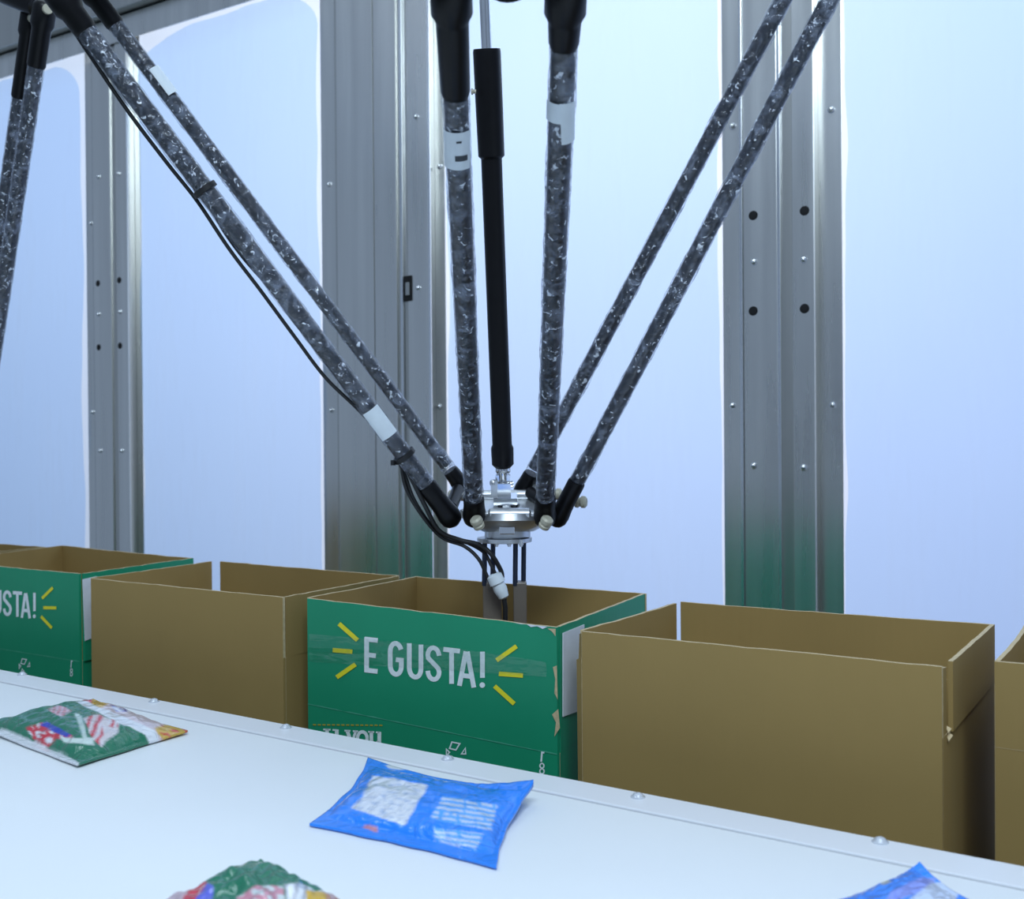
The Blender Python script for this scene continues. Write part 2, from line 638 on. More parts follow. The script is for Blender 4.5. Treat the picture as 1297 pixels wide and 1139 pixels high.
def post(label, flange, plates, channel, screws, plugs, strips=()):
    """flange/plates/channel are pixel columns read at mid height; screws/plugs are (px, py, on_flange)"""
    x0, x1 = wx(flange[0]), wx(flange[1])
    t = thing('steel_post', ((x0 + x1) / 2, YW, 0), label, 'post', 'posts of the glazed wall')
    mb = MB()
    mb.box((x0, YW - 0.004, 0), (x1, YW - 0.0015, ZB + 0.12))
    mb.build('flange', M['steel'], t, bevel=0.0006)

    def px2x(px, y):
        return on_y(px, 400, y).x
    c0, c1 = px2x(channel[0], PF + 0.004), px2x(channel[1], PF + 0.004)
    mb = MB()
    mb.box((c0, PF + 0.004, 0), (c1, YW - 0.004, ZB + 0.12))
    mb.build('channel', M['steel_dark'], t, bevel=0.001)
    for a, b in plates:
        mb = MB()
        mb.box((px2x(a, PF), PF, 0), (px2x(b, PF), PF + 0.0045, ZB + 0.10))
        mb.build('face_plate', M['steel'], t, bevel=0.0012)
    for a, b in strips:
        mb = MB()
        mb.box((px2x(a, PF), PF - 0.0015, 0), (px2x(b, PF), PF + 0.003, ZB + 0.10))
        mb.build('edge_strip', M['steel_edge'], t, bevel=0.0006)
    for px, py, fl_ in screws:
        y = YW - 0.004 if fl_ else PF
        link('screw', screw_me, t, on_y(px, py, y))
    for px, py in plugs:
        link('hole_plug', plug_me, t, on_y(px, py, PF))
    return t


post('steel post with large black holes, behind the large brown box',
     (917, 1068), [(942, 985), (1004, 1032)], (940, 1033),
     [(928, 160, 1), (928, 514, 1), (1053, 139, 1), (1055, 513, 1), (955, 332, 0), (1018, 329, 0), (955, 590, 0), (1018, 592, 0)],
     [(954, 273), (1019, 267), (954, 394), (1019, 391)], strips=[(937, 941), (985, 989)])
mp_ = post('wide steel post with a small dark latch slot and no holes',
     (410, 566), [(428, 474), (475, 503), (517, 543)], (426, 544),
     [(417, 234, 1), (420, 520, 1), (557, 211, 1), (557, 515, 1), (527, 148, 0), (530, 365, 0)], [], strips=[(508, 511), (543, 546)])
mb = MB()
a, b = on_y(512, 350, PF), on_y(522, 381, PF)
mb.box((a.x, PF - 0.003, b.z), (b.x, PF + 0.002, a.z))
mb.build('latch_slot', M['hole'], mp_, bevel=0.001)
mb = MB()
a2, b2 = on_y(514, 358, PF - 0.003), on_y(519, 374, PF - 0.003)
mb.box((a2.x, PF - 0.005, b2.z), (b2.x, PF - 0.002, a2.z))
mb.build('latch_bolt', M['steel_dark'], mp_, bevel=0.0008)
post('narrow far steel post with two rows of small black holes',
     (112, 181), [(119, 141), (148, 162)], (118, 163),
     [(125, 224, 0), (150, 220, 0), (125, 398, 0), (152, 395, 0), (127, 571, 0), (154, 571, 0), (115, 283, 1), (168, 270, 1),
      (117, 522, 1), (168, 521, 1)],
     [(124, 359), (151, 355), (125, 440), (152, 438)])

# top beam
t = thing('frame_beam', (-1.5, YW, ZB), 'horizontal grey steel beam over the glazed wall, with a dark seam', 'beam')
mb = MB()
mb.box((-4.2, YW - 0.06, ZB + 0.05), (1.6, YW + 0.03, ZB + 0.20))
mb.build('beam_body', M['steel_dark'], t, bevel=0.003)
mb = MB()
mb.box((-4.2, YW - 0.035, ZB - 0.015), (1.6, YW - 0.031, ZB + 0.046))
mb.build('lower_lip', M['steel'], t, bevel=0.001)
mb = MB()
mb.box((-4.2, YW - 0.034, ZB + 0.046), (1.6, YW + 0.0, ZB + 0.052))
mb.build('seam', M['hole'], t)

# ------------------------------------------------------------------ product conveyor (white belt)
ZC = HC - 0.30
e0, e1 = on_z(0, 848, ZC), on_z(1297, 1097, ZC)
A = (e1 - e0).normalized()                 # along the belt
Bn = V((-A.y, A.x, 0))                     # towards the wall
E0 = e0.copy()
LEN0, LEN1 = -1.4, 2.9
WID = 0.66


def cv(a, b, z):
    p = E0 + A * a + Bn * b
    return V((p.x, p.y, z))


def cbox(mbx, a0, a1, b0, b1, z0, z1, mi=0):
    vs = [cv(a0, b0, z0), cv(a1, b0, z0), cv(a1, b1, z0), cv(a0, b1, z0), cv(a0, b0, z1), cv(a1, b0, z1), cv(a1, b1, z1), cv(a0, b1, z1)]
    mbx.add(vs, [(0, 3, 2, 1), (4, 5, 6, 7), (0, 1, 5, 4), (1, 2, 6, 5), (2, 3, 7, 6), (3, 0, 4, 7)], mi)


base = cv(0.7, -WID / 2, 0)
con = thing('product_conveyor', base, 'white belt conveyor with a screwed white side rail, carrying the snack packets', 'conveyor')
mb = MB()
cbox(mb, LEN0, LEN1, -WID + 0.042, -0.0438, ZC - 0.004, ZC - 0.0008)
mb.build('belt', M['belt'], con)
for b0, b1 in ((-0.040, 0.0), (-WID, -WID + 0.040)):
    mb = MB()
    cbox(mb, LEN0, LEN1, b0, b1, ZC - 0.006, ZC)
    mb.build('side_rail', M['rail'], con, bevel=0.0012)
    mb = MB()
    cbox(mb, LEN0, LEN1, b0 + 0.008, b1 - 0.008, ZC - 0.11, ZC - 0.0062)
    mb.build('side_frame', M['steel_dark'], con)
mb = MB()
cbox(mb, LEN0, LEN1, -WID + 0.03, -0.03, ZC - 0.012, ZC - 0.0062)
mb.build('slider_bed', M['groove'], con)
for a in (LEN0 + 0.15, 0.75, LEN1 - 0.15):
    for b in (-0.03, -WID + 0.03):
        mb = MB()
        cbox(mb, a - 0.025, a + 0.025, b - 0.02, b + 0.02, 0, ZC - 0.11)
        mb.build('leg', M['steel_dark'], con, bevel=0.002)
mbx = MB()
mbx.lathe((0, 0, 0), (0, 0, 1), [(0, 0.0062), (0.0008, 0.0062), (0.001, 0.0048), (0.0028, 0.0040), (0.0038, 0.002), (0.0039, 0.0004)], 16)
so = mbx.build('rail_screw', M['rail_screw'], smooth=True, sharp=60)
rail_screw = so.data
bpy.data.objects.remove(so)
for px, py in ((28, 855), (195, 889), (362, 922), (567, 962), (808, 1010), (1115, 1067)):
    link('rail_screw', rail_screw, con, on_z(px, py, ZC))

# ------------------------------------------------------------------ box conveyor under the cartons
ZR = HC - 0.19                   # rim height of the cartons
ZBOX = HC - 0.49                 # their base
bc = thing('box_conveyor', (-0.4, 1.12, 0), 'low grey belt conveyor carrying the row of cardboard boxes', 'conveyor')
mb = MB()
mb.box((-3.0, 0.90, ZBOX - 0.006), (1.4, 1.36, ZBOX))
mb.build('belt', M['belt_grey'], bc)
for y0, y1 in ((0.875, 0.899), (1.361, 1.385)):
    mb = MB()
    mb.box((-3.0, y0, ZBOX - 0.10), (1.4, y1, ZBOX - 0.002))
    mb.build('side_frame', M['steel_dark'], bc, bevel=0.002)
mb = MB()
mb.box((-3.0, 0.899, ZBOX - 0.05), (1.4, 1.361, ZBOX - 0.0065))
mb.build('slider_bed', M['groove'], bc)
for x in (-2.8, -0.8, 1.2):
    for y in (0.90, 1.36):
        mb = MB()
        mb.box((x - 0.025, y - 0.02, 0), (x + 0.025, y + 0.02, ZBOX - 0.10))
        mb.build('leg', M['steel_dark'], bc, bevel=0.002)

TH = 0.004


def panel(name, tl, tr, br, bl, inward, mats, parent, rag=0.0, seed=0, bw=0.0):
    """board sheet: outer corners, thickness along inward. mats = outer, inner, edge"""
    tl, tr, br, bl = V(tl), V(tr), V(br), V(bl)
    n = (tr - tl).cross(bl - tl).normalized()
    if n.dot(V(inward)) < 0:
        n = -n
    N = 24
    mb = MB()
    vs = []
    for i in range(N + 1):
        s = i / N
        j = rag * (noise.noise(V((s * 9, seed, 0))) + noise.noise(V((s * 31, seed, 0)))) if 0 < i < N else 0
        top = tl.lerp(tr, s) + UP * j
        bot = bl.lerp(br, s)
        mid = top.lerp(bot, 0.5)
        bow = n * (bw * math.sin(math.pi * s))
        vs += [top + bow, bot, top + bow + n * TH, bot + n * TH]
    fs, mi = [], []
    for i in range(N):
        a, b = 4 * i, 4 * (i + 1)
        for f, k in (((a, b, b + 1, a + 1), 0), ((a + 2, a + 3, b + 3, b + 2), 1), ((a, a + 2, b + 2, b), 2), ((a + 1, b + 1, b + 3, a + 3), 2)):
            fs.append(f); mi.append(k)
    e = 4 * N
    fs += [(0, 1, 3, 2), (e, e + 2, e + 3, e + 1)]
    mi += [3, 3]
    for f, k in zip(fs, mi):
        mb.f.append(list(f)); mb.mi.append(k)
    mb.v += vs
    mats = list(mats) + ([mats[2]] if len(mats) < 4 else [])
    return mb.build(name, mats, parent)


def carton(label, front, right, rear, left, flap_h, outer, back_outer=None, group=None):
    """each rim edge: two pixels (or world points) on the rim plane"""
    def w(p):
        return p.copy() if isinstance(p, Vector) else on_z(p[0], p[1], ZR)
    f0, f1 = w(front[0]), w(front[1])          # left, right
    r1 = w(right[1])
    r0 = w(right[0]) if right[0] is not None else f1 + V((-(f1 - f0).y, (f1 - f0).x, 0)).normalized() * 0.006
    b0, b1 = w(rear[0]), w(rear[1])            # left, right
    l0, l1 = w(left[0]), w(left[1])            # front, rear
    ctr = (f0 + f1 + b0 + b1) / 4
    # fitted rectangle of the body
    u = (f1 - f0).normalized()
    v = V((-u.y, u.x, 0))
    hw = (f1 - f0).length / 2
    hd = ((l1 - l0).dot(v) + (r1 - r0).dot(v)) / 4
    ctr = (f0 + f1) / 2 + v * hd
    zc = ZR - flap_h
    crn = {(-1, -1): f0, (1, -1): f1, (1, 1): (r1 + b1) / 2, (-1, 1): (l1 + b0) / 2}
    def c(su, sv, z, ins=0.0):
        p = crn[(su, sv)] - u * (su * ins) - v * (sv * ins)
        return V((p.x, p.y, z))
    t = thing('cardboard_box', V((ctr.x, ctr.y, ZBOX)), label, 'box', group)
    mo = [outer, M['kraft_in'], M['kraft_edge']]
    mbk = [back_outer or outer, M['kraft_in'], M['kraft_edge']]
    g = 0.0006
    mw = [outer, M['kraft_in'], M['kraft_edge'], outer]
    mfr = mw if outer is M['green'] else mo
    panel('front_wall', c(-1, -1, zc), c(1, -1, zc), c(1, -1, ZBOX), c(-1, -1, ZBOX), v, mw, t)
    panel('rear_wall', c(1, 1, zc), c(-1, 1, zc), c(-1, 1, ZBOX), c(1, 1, ZBOX), -v, mbk, t)
    def q(su, sv, z, s):   # side walls sit between front and rear
        p = c(su, sv, z)
        return p + v * (-sv * (TH + g))
    panel('side_wall', q(1, -1, zc, 0), q(1, 1, zc, 0), q(1, 1, ZBOX, 0), q(1, -1, ZBOX, 0), -u, mo, t)
    panel('side_wall', q(-1, 1, zc, 0), q(-1, -1, zc, 0), q(-1, -1, ZBOX, 0), q(-1, 1, ZBOX, 0), u, mo, t)
    mb = MB()
    ins = TH + g
    vs = [c(-1, -1, ZBOX + 0.0005, ins), c(1, -1, ZBOX + 0.0005, ins), c(1, 1, ZBOX + 0.0005, ins), c(-1, 1, ZBOX + 0.0005, ins)]
    vs += [p + UP * TH for p in vs]
    mb.add(vs, [(0, 3, 2, 1), (4, 5, 6, 7), (0, 1, 5, 4), (1, 2, 6, 5), (2, 3, 7, 6), (3, 0, 4, 7)])
    mb.build('bottom', M['kraft_in'], t)
    def foot(p, a, b):     # flaps stand straight up over their crease
        return V((p.x, p.y, zc))
    ff = panel('flap', f0, f1, c(1, -1, zc), c(-1, -1, zc), v, mfr, t, 0.0006, 1 + ctr.x)
    fr = panel('flap', r0, r1, foot(r1, q(1, -1, zc, 0), q(1, 1, zc, 0)), foot(r0, q(1, -1, zc, 0), q(1, 1, zc, 0)), -u, mw, t, 0.0006, 2 + ctr.x)
    fb = panel('flap', b1, b0, foot(b0, c(-1, 1, zc), c(1, 1, zc)), foot(b1, c(-1, 1, zc), c(1, 1, zc)), -v, mbk, t, 0.0008, 3 + ctr.x, 0.003)
    fl_ = panel('flap', l1, l0, foot(l0, q(-1, -1, zc, 0), q(-1, 1, zc, 0)), foot(l1, q(-1, -1, zc, 0), q(-1, 1, zc, 0)), u, mo, t, 0.0008, 4 + ctr.x, 0.002)
    info = dict(root=t, u=u, v=v, c=c, zc=zc, f0=f0, f1=f1, r0=r0, r1=r1, front=ff, right=fr, hw=hw, hd=hd,
                fplane=(f0, (f1 - f0).cross(c(-1, -1, zc) - f0).normalized()),
                rplane=(r0, (r1 - r0).cross(UP).normalized()),
                bplane=(c(-1, -1, zc), -v))
    for k in ('fplane', 'rplane'):
        p, n = info[k]
        if n.dot(CAM - p) < 0:
            info[k] = (p, -n)
    return info


GRP_G, GRP_B = None, None
boxA = carton('large plain brown box with a torn slit at its front corner',
              ((737, 800), (1193, 845)), ((1207, 838), (1260, 791)), ((863.5, 762), (1259, 791)), ((735, 798), (853, 764)),
              0.060, M['kraft'], M['green_back'])
boxB = carton('green printed box under the robot gripper, with clear tape over its lettering',
              ((389, 758), (705, 795)), (None, (818, 752)), ((527, 730), (819, 752)), ((389, 757), (527, 730)),
              0.130, M['green'])
boxC = carton('plain brown box between the two green boxes, with a wide gap between rear flaps',
              ((115, 733), (358, 757)), (None, (505, 730)), ((281, 711), (506, 729)), ((115, 732), (266, 711)),
              0.075, M['kraft'])
# cut off by the frame: finish them at the same size as their twins
uB = boxB['u']
dR = on_z(100, 727, ZR)
dRR = on_z(245, 707, ZR)
wB = 0.37
uD = V((math.cos(math.radians(0)), 0, 0))
boxD = carton('green printed box at the far end beside a plain brown one, away from the gripper',
              (dR - uD * wB, dR), (dR + V((0.003, 0.006, 0)), dRR), (on_z(80, 691, ZR), dRR), (dR - uD * wB + V((0, .006, 0)), on_z(79, 691, ZR)),
              0.130, M['green'])
eR = dR - uD * (wB + 0.05)
eRR = eR + V((0.0, 0.235, 0))
boxE = carton('plain brown box at the end of the row, mostly hidden behind the far green box',
              (eR - uD * 0.37, eR), (eR + V((0, .006, 0)), eRR - V((0, .006, 0))), (eRR - uD * 0.37, eRR), (eR - uD * 0.37 + V((0, .006, 0)), eRR - uD * 0.37 - V((0, .006, 0))),
              0.075, M['kraft'])
fL = on_z(1259.5, 838, ZR)
fD = V((0, 0.235, 0))
fW = V((0.36, 0, 0))
boxF = carton('plain brown box with a crease line, last in row after the large brown box',
              (fL, fL + fW), (fL + fW + V((0, .006, 0)), fL + fW + fD * .97), (fL + fD, fL + fW + fD), (fL + V((0, .006, 0)), fL + fD * 0.96),
              0.073, M['kraft'])


# --- printing and wear on the cartons --------------------------------------
def ribbon(mbx, pts2, w, plane, off, closed=False):
    """stroke drawn in pixels, laid on a board plane"""
    p0, n = plane
    pts = [V((x, y)) for x, y in pts2]
    if closed:
        pts.append(pts[0])
    n_ = len(pts)
    vs = []
    for i in range(n_):
        d0 = (pts[i] - pts[i - 1]) if i > 0 else (pts[1] - pts[0])
        d1 = (pts[i + 1] - pts[i]) if i < n_ - 1 else (pts[i] - pts[i - 1])
        if closed and i in (0, n_ - 1):
            d0, d1 = pts[-1] - pts[-2], pts[1] - pts[0]
        d0.normalize(); d1.normalize()
        t = (d0 + d1)
        if t.length < 1e-6: t = d1.copy()
        t.normalize()
        nn = V((-t.y, t.x))
        k = max(0.5, nn.dot(V((-d1.y, d1.x))))
        nn = nn * (w / 2 / k)
        for s in (1, -1):
            q = pts[i] + nn * s
            vs.append(on_plane(q.x, q.y, p0, n) + n * off)
    mbx.add(vs, [(2 * i, 2 * i + 1, 2 * i + 3, 2 * i + 2) for i in range(n_ - 1)])


def poly(mbx, pts2, plane, off):
    p0, n = plane
    mbx.add([on_plane(x, y, p0, n) + n * off for x, y in pts2], [tuple(range(len(pts2)))])


def arc(cx, cy, rx, ry, a0, a1, n=10):
    return [(cx + rx * math.cos(math.radians(a0 + (a1 - a0) * i / n)), cy + ry * math.sin(math.radians(a0 + (a1 - a0) * i / n))) for i in range(n + 1)]


# unit glyphs, y down
GL = {
    'E': [[(.14, 0), (.14, 1)], [(.0, .055), (1, .055)], [(.14, .5), (.86, .5)], [(.0, .945), (1, .945)]],
    'G': [arc(.5, .30, .36, .245, -20, -180) + arc(.5, .70, .36, .245, 180, 0) + [(.86, .52), (.50, .52)]],
    'U': [[(.14, 0)] + arc(.5, .70, .36, .245, 180, 0) + [(.86, 0)]],
    'S': [arc(.5, .28, .36, .225, -5, -180) + [(.17, .36), (.80, .62)] + arc(.5, .72, .36, .225, 0, 180)],
    'T': [[(0, .055), (1, .055)], [(.5, 0), (.5, 1)]],
    'A': [[(.10, 1), (.46, 0.02)], [(.54, .02), (.90, 1)], [(.22, .70), (.78, .70)]],
    '!': [[(.5, 0), (.5, .72)]],
}
LET = [('E', 462.5, 807, 16.5, 44), ('G', 492, 811.5, 19.5, 44), ('U', 516, 814.5, 20.5, 44.5), ('S', 539.5, 817, 20, 45),
       ('T', 562, 820, 21, 45), ('A', 580, 823, 23, 45.5), ('!', 607, 825, 9, 46)]
RAYS = [((430, 790), (453.5, 811)), ((422, 823.5), (447, 825.5)), ((427, 858), (451, 841.5)),
        ((629.5, 836.5), (655, 818.5)), ((632.5, 853.5), (663, 855.7)), ((627, 869), (652, 891.5))]


def print_front(info, remap, left=True, only_from=None):
    """remap turns the pixel of the middle green box into the 3D point of this box"""
    root = info['front']
    class RM:
        pass
    for ch, x0, y0, w, h in LET:
        mb = MB()
        for si, st in enumerate(GL[ch]):
            pts = [(x0 + a * w, y0 + b * h + 0.118 * a * w) for a, b in st]
            ribbon(mb, pts, 6.0 if ch != 'S' else 5.8, boxB['fplane'], 0.0006 + 0.00012 * si)
        if ch == '!':
            poly(mb, arc(x0 + w / 2, y0 + h * .93, 3.6, 3.6, 0, 324, 9), boxB['fplane'], 0.0009)
        mb.v = [remap(p) for p in mb.v]
        mb.build('letter', M['white_ink'], root)
    for a, b in RAYS:
        mb = MB()
        ribbon(mb, [a, b], 5.6, boxB['fplane'], 0.0009)
        mb.v = [remap(p) for p in mb.v]
        mb.build('ray_mark', M['yellow_ink'], root)


print_front(boxB, lambda p: p)


def to_D(p):
    d = p - boxB['f1']
    k = 1.0
    uu = (boxB['f1'] - boxB['f0']).normalized()
    a = d.dot(uu) - 0.011
    z = d.z
    off = (p - boxB['fplane'][0]).dot(boxB['fplane'][1])
    nD = boxD['fplane'][1]
    base = boxD['f1'] + (boxD['f1'] - boxD['f0']).normalized() * a
    pt = V((base.x, base.y, ZR + z))
    p0 = boxD['fplane'][0]
    pt -= nD * ((pt - p0).dot(nD))
    return pt + nD * off


print_front(boxD, to_D)

# smaller print on the lower wall of the middle green box
def front_wall_of(info):
    return [c for c in info['root'].children if c.name.startswith('front_wall')][0]


def small_print(info, remap):
    bw = front_wall_of(info)
    pl = boxB['bplane']
    mb = MB()
    for i in range(15):
        x = 397 + i * 6
        ribbon(mb, [(x, 918 + i * .05), (x + 4, 918.1 + i * .05)], 1.8, pl, 0.0008)
    mb.v = [remap(p) for p in mb.v]
    mb.build('dashed_rule', M['gold_ink'], bw)
    # slab-serif words, half hidden by the rail
    def glyph(strokes, wd_):
        mb = MB()
        for pts, w_ in strokes:
            ribbon(mb, pts, w_, pl, 0.0008)
        mb.v = [remap(p) for p in mb.v]
        mb.build('letter', M['white_ink'], bw)

    def u_(x, y, w, h):
        return [([(x, y + 1), (x + w * .42, y + 1.3)], 2.2), ([(x + w * .22, y), (x + w * .22, y + h * .7), (x + w * .34, y + h * .93), (x + w * .52, y + h * .95), (x + w * .74, y + h * .75)], 4.6),
                ([(x + w * .54, y + 1.6), (x + w * .80, y + 1.9)], 2.2), ([(x + w * .78, y + 1), (x + w * .78, y + h)], 4.8), ([(x + w * .74, y + h - 1), (x + w * 1.02, y + h - .8)], 2.4)]

    def y_(x, y, w, h):
        return [([(x, y + 1), (x + w * .44, y + 1.3)], 2.2), ([(x + w * .2, y + 1), (x + w * .56, y + h)], 4.6), ([(x + w * .62, y + 1.6), (x + w, y + 1.9)], 2.2),
                ([(x + w * .84, y + 1.5), (x + w * .50, y + h), (x + w * .34, y + h * 1.3), (x + w * .12, y + h * 1.34)], 3.2)]

    def o_(x, y, w, h):
        return [(arc(x + w / 2, y + h / 2 + .5, w * .36, h * .42, 0, 360, 18), 4.2)]
    glyph(u_(410, 923, 22, 20), 0)
    glyph(y_(437, 924.5, 17, 19), 0)
    glyph(o_(451, 925, 17, 19), 0)
    glyph(u_(467, 926, 18, 18), 0)
    # folding / recycling mark
    mb = MB()
    ribbon(mb, [(573, 940), (583, 942), (578, 950), (570, 948)], 1.8, pl, 0.0008, closed=True)
    ribbon(mb, [(585, 955), (590, 947.5), (590.5, 955)], 1.6, pl, 0.0008, closed=True)
    ribbon(mb, [(566, 949), (570, 953), (566, 957)], 1.8, pl, 0.0008, closed=True)
    ribbon(mb, [(573, 958), (577, 962), (571, 963)], 1.6, pl, 0.0008, closed=True)
    mb.v = [remap(p) for p in mb.v]
    mb.build('recycling_mark', M['white_ink'], bw)
    mb = MB()
    ribbon(mb, [(686, 965), (687, 953), (690, 953.5)], 2.2, pl, 0.0008)
    ribbon(mb, arc(687, 970, 2.6, 3, 0, 360, 10), 1.7, pl, 0.0008)
    ribbon(mb, arc(687, 977, 2.8, 3.2, 0, 360, 10), 1.7, pl, 0.0008)
    mb.v = [remap(p) for p in mb.v]
    mb.build('vertical_print', M['white_ink'], bw)


small_print(boxB, lambda p: p)


def to_Dw(p):
    d = p - boxB['c'](1, -1, boxB['zc'])
    a, z = d.dot(boxB['u']), d.z
    pt = boxD['c'](1, -1, boxD['zc']) + boxD['u'] * a
    return V((pt.x, pt.y, boxD['zc'] + z)) - boxD['v'] * 0.0008


small_print(boxD, to_Dw)

# worn creases
for info, m_, w_ in ((boxB, 'green_worn', .0012), (boxD, 'green_worn', .0012), (boxF, 'kraft_edge', .0003)):
    a, b = info['c'](-1, -1, info['zc']), info['c'](1, -1, info['zc'])
    d = -info['v'] * 0.0006
    mb = MB()
    vs = []
    for i in range(31):
        q = a.lerp(b, i / 30)
        h = w_ * (0.7 + 0.9 * noise.noise(V((i * .7, info['zc'], 2))))
        vs += [q + d + UP * h, q + d - UP * h * .4]
    mb.add(vs, [(2 * i, 2 * i + 1, 2 * i + 3, 2 * i + 2) for i in range(30)])
    mb.build('crease', M[m_], front_wall_of(info))
# torn paper at the top corner, worn edge, tape over the lettering
mb = MB()
rp = [(652, 784.2), (664, 785.5), (690, 788.9), (704, 790.8)]
poly(mb, [(651, 788.8), (660, 790.5), (668, 790.8), (673, 794.3), (681, 793.2), (688, 796.6), (694, 794), (698, 794.6), (690, 793.2), (675, 791.5), (660, 789.8)], boxB['fplane'], 0.0010)
mb.build('torn_edge', M['paper'], boxB['front'])
mb = MB()
poly(mb, [(694, 796), (704.5, 796.5), (704.3, 806), (700, 800)], boxB['fplane'], 0.0010)
poly(mb, [(701, 845), (706, 843), (707, 886), (703, 878), (704, 860)], boxB['fplane'], 0.0010)
poly(mb, [(700, 905), (708, 898), (710, 922), (703, 933), (705, 915)], boxB['fplane'], 0.0012)
mb.build('worn_corner', M['kraft_edge'], boxB['front'])
mb = MB()
p0, n = boxB['fplane']
vs, fs = [], []
NX, NY = 90, 24
for i in range(NX + 1):
    for j in range(NY + 1):
        s, t = i / NX, j / NY
        px = 393 + s * 300
        top = 803 + s * 36 - 4 * math.sin(s * 3)
        bot = 838 + s * 37 - 18 * s
        py = top + (bot - top) * t
        o = 0.0016 + 0.0011 * noise.noise(V((px * .035, py * .09, 3))) + 0.0005 * noise.noise(V((px * .11, py * .3, 8)))
        o += 0.0035 * math.exp(-((py - 821 - (px - 430) * .04) / 3.2) ** 2) * (1 / (1 + math.exp((px - 470) / 6))) * (0.6 + 0.6 * noise.noise(V((px * .12, 0, 4))))
        vs.append(on_plane(px, py, p0, n) + n * max(o, 0.0011))
for i in range(NX):
    for j in range(NY):
        a = i * (NY + 1) + j
        fs.append((a, a + NY + 1, a + NY + 2, a + 1))
mb.add(vs, fs)
mb.build('clear_tape', M['tape'], boxB['front'], smooth=True, sharp=80)


def label_on(info, quad, name='shipping_label'):
    mb = MB()
    p0, n = info['rplane']
    vs = [on_plane(x, y, p0, n) + n * 0.0012 for x, y in quad]
    mb.add(vs + [v - n * 0.0008 for v in vs], [(0, 1, 2, 3), (7, 6, 5, 4), (0, 4, 5, 1), (1, 5, 6, 2), (2, 6, 7, 3), (3, 7, 4, 0)])
    return mb.build(name, M['paper'], info['right'])


label_on(boxB, [(712, 802), (739, 791), (739, 898), (712, 908)])
label_on(boxD, [(104, 734), (122, 730), (122, 806), (107, 812)])
# corner tab and torn tip beside the slit of the large brown box
cA, vA, uA = boxA['c'], boxA['v'], boxA['u']
panel('corner_tab', boxA['f1'] + vA * 0.005 - UP * 0.002, boxA['f1'] + vA * 0.021 - UP * 0.004, cA(1, -1, boxA['zc']) + vA * 0.021, cA(1, -1, boxA['zc']) + vA * 0.005,
      -uA, [M['kraft'], M['kraft_in'], M['kraft_edge']], boxA['front'])
mb = MB()
p = cA(1, -1, boxA['zc'] - 0.002) + vA * 0.022 + uA * 0.001
for k in range(5):
    q = p + V((random.uniform(-.002, .003), random.uniform(-.002, .003), random.uniform(-.008, .004)))
    mb.add([q, q + V((.003, .002, .006)), q + V((-.002, .003, .008)), q + V((.001, -.003, .003))], [(0, 1, 2), (0, 2, 3), (0, 3, 1), (1, 3, 2)])
mb.build('torn_paper', M['kraft_edge'], boxA['front'])
# ragged tab at the front left corner of the large brown box
f0 = boxA['f0']
panel('corner_tab', f0 + V((-0.006, 0.006, -0.004)), f0 + V((-0.001, 0.001, -0.002)), f0 + V((-0.001, 0.001, -0.055)), f0 + V((-0.007, 0.005, -0.040)),
      vA, [M['kraft'], M['kraft_in'], M['kraft_edge']], boxA['front'])
panel('corner_tab', f0 + V((-0.009, 0.005, -0.030)), f0 + V((-0.001, 0.0005, -0.026)), f0 + V((-0.001, 0.0005, -0.20)), f0 + V((-0.008, 0.005, -0.20)),
      vA, [M['kraft'], M['kraft_in'], M['kraft_edge']], boxA['front'])


# ------------------------------------------------------------------ delta robot
def rod(robot, lo, hi, r, seed, low_len=0.046, hi_len=0.05, black_top=0.0, bare=None, wrap_amp=1.0):
    """forearm tube with cling film, black ball sockets at both ends"""
    lo, hi = V(lo), V(hi)
    t = (hi - lo).normalized()
    L = (hi - lo).length
    mb = MB()
    mb.sweep([lo + t * 0.03, hi - t * 0.03], r, 20)
    ro = mb.build('forearm_rod', M['carbon'], robot, smooth=True)
    # wrap
    n = int(L / 0.0035)
    pts, rr = [], []
    a0, a1 = low_len + 0.001, L - hi_len - black_top
    for i in range(n + 1):
        s = a0 + (a1 - a0) * i / n
        pts.append(lo + t * s)
        k = noise.noise(V((s * 34, seed * 7.7, 0)))
        rr.append(r + 0.0011 + 0.0006 * wrap_amp * k)
    def wob(i, th):
        s = a0 + (a1 - a0) * i / n
        w = noise.noise(V((math.cos(th) * 1.1 + seed * 3, math.sin(th) * 1.1, s * 60)))
        w2 = noise.noise(V((math.cos(th) * .8 + seed * 5, math.sin(th) * .8, s * 190)))
        lump = max(0.0, noise.noise(V((seed * 9.1, s * 16, th * .25))) - 0.15)
        return wrap_amp * (0.0008 * w + 0.0004 * w2 + 0.0016 * lump)
    mb = MB()
    mb.sweep(pts, rr, 18, cap=False, wob=wob)
    mb.build('plastic_wrap', M['wrap'], ro, smooth=True, sharp=75)
    # sockets
    R = r * 1.22
    mb = MB()
    mb.lathe(lo - t * 0.016, hi, [(0.0, R * .35), (0.003, R * .8), (0.008, R * 1.08), (0.016, R * 1.15), (0.026, R * 1.04), (0.034, R), (0.016 + low_len - 0.003, R), (0.016 + low_len, R * .9)], 22)
    mb.build('ball_socket', M['black'], ro, smooth=True, sharp=50)
    mb = MB()
    prof = [(0.0, R * .35), (0.003, R * .9), (0.009, R * 1.28), (0.034, R * 1.30), (0.040, R * 1.05), (0.016 + hi_len - 0.003, R * 1.03)]
    if black_top:
        prof += [(0.016 + hi_len + black_top - 0.004, R * 0.97), (0.016 + hi_len + black_top, R * .86)]
    else:
        prof += [(0.016 + hi_len, R * .92)]
    mb.lathe(hi + t * 0.016, lo, prof, 22)
    mb.build('ball_socket', M['black'], ro, smooth=True, sharp=50)
    return ro, t


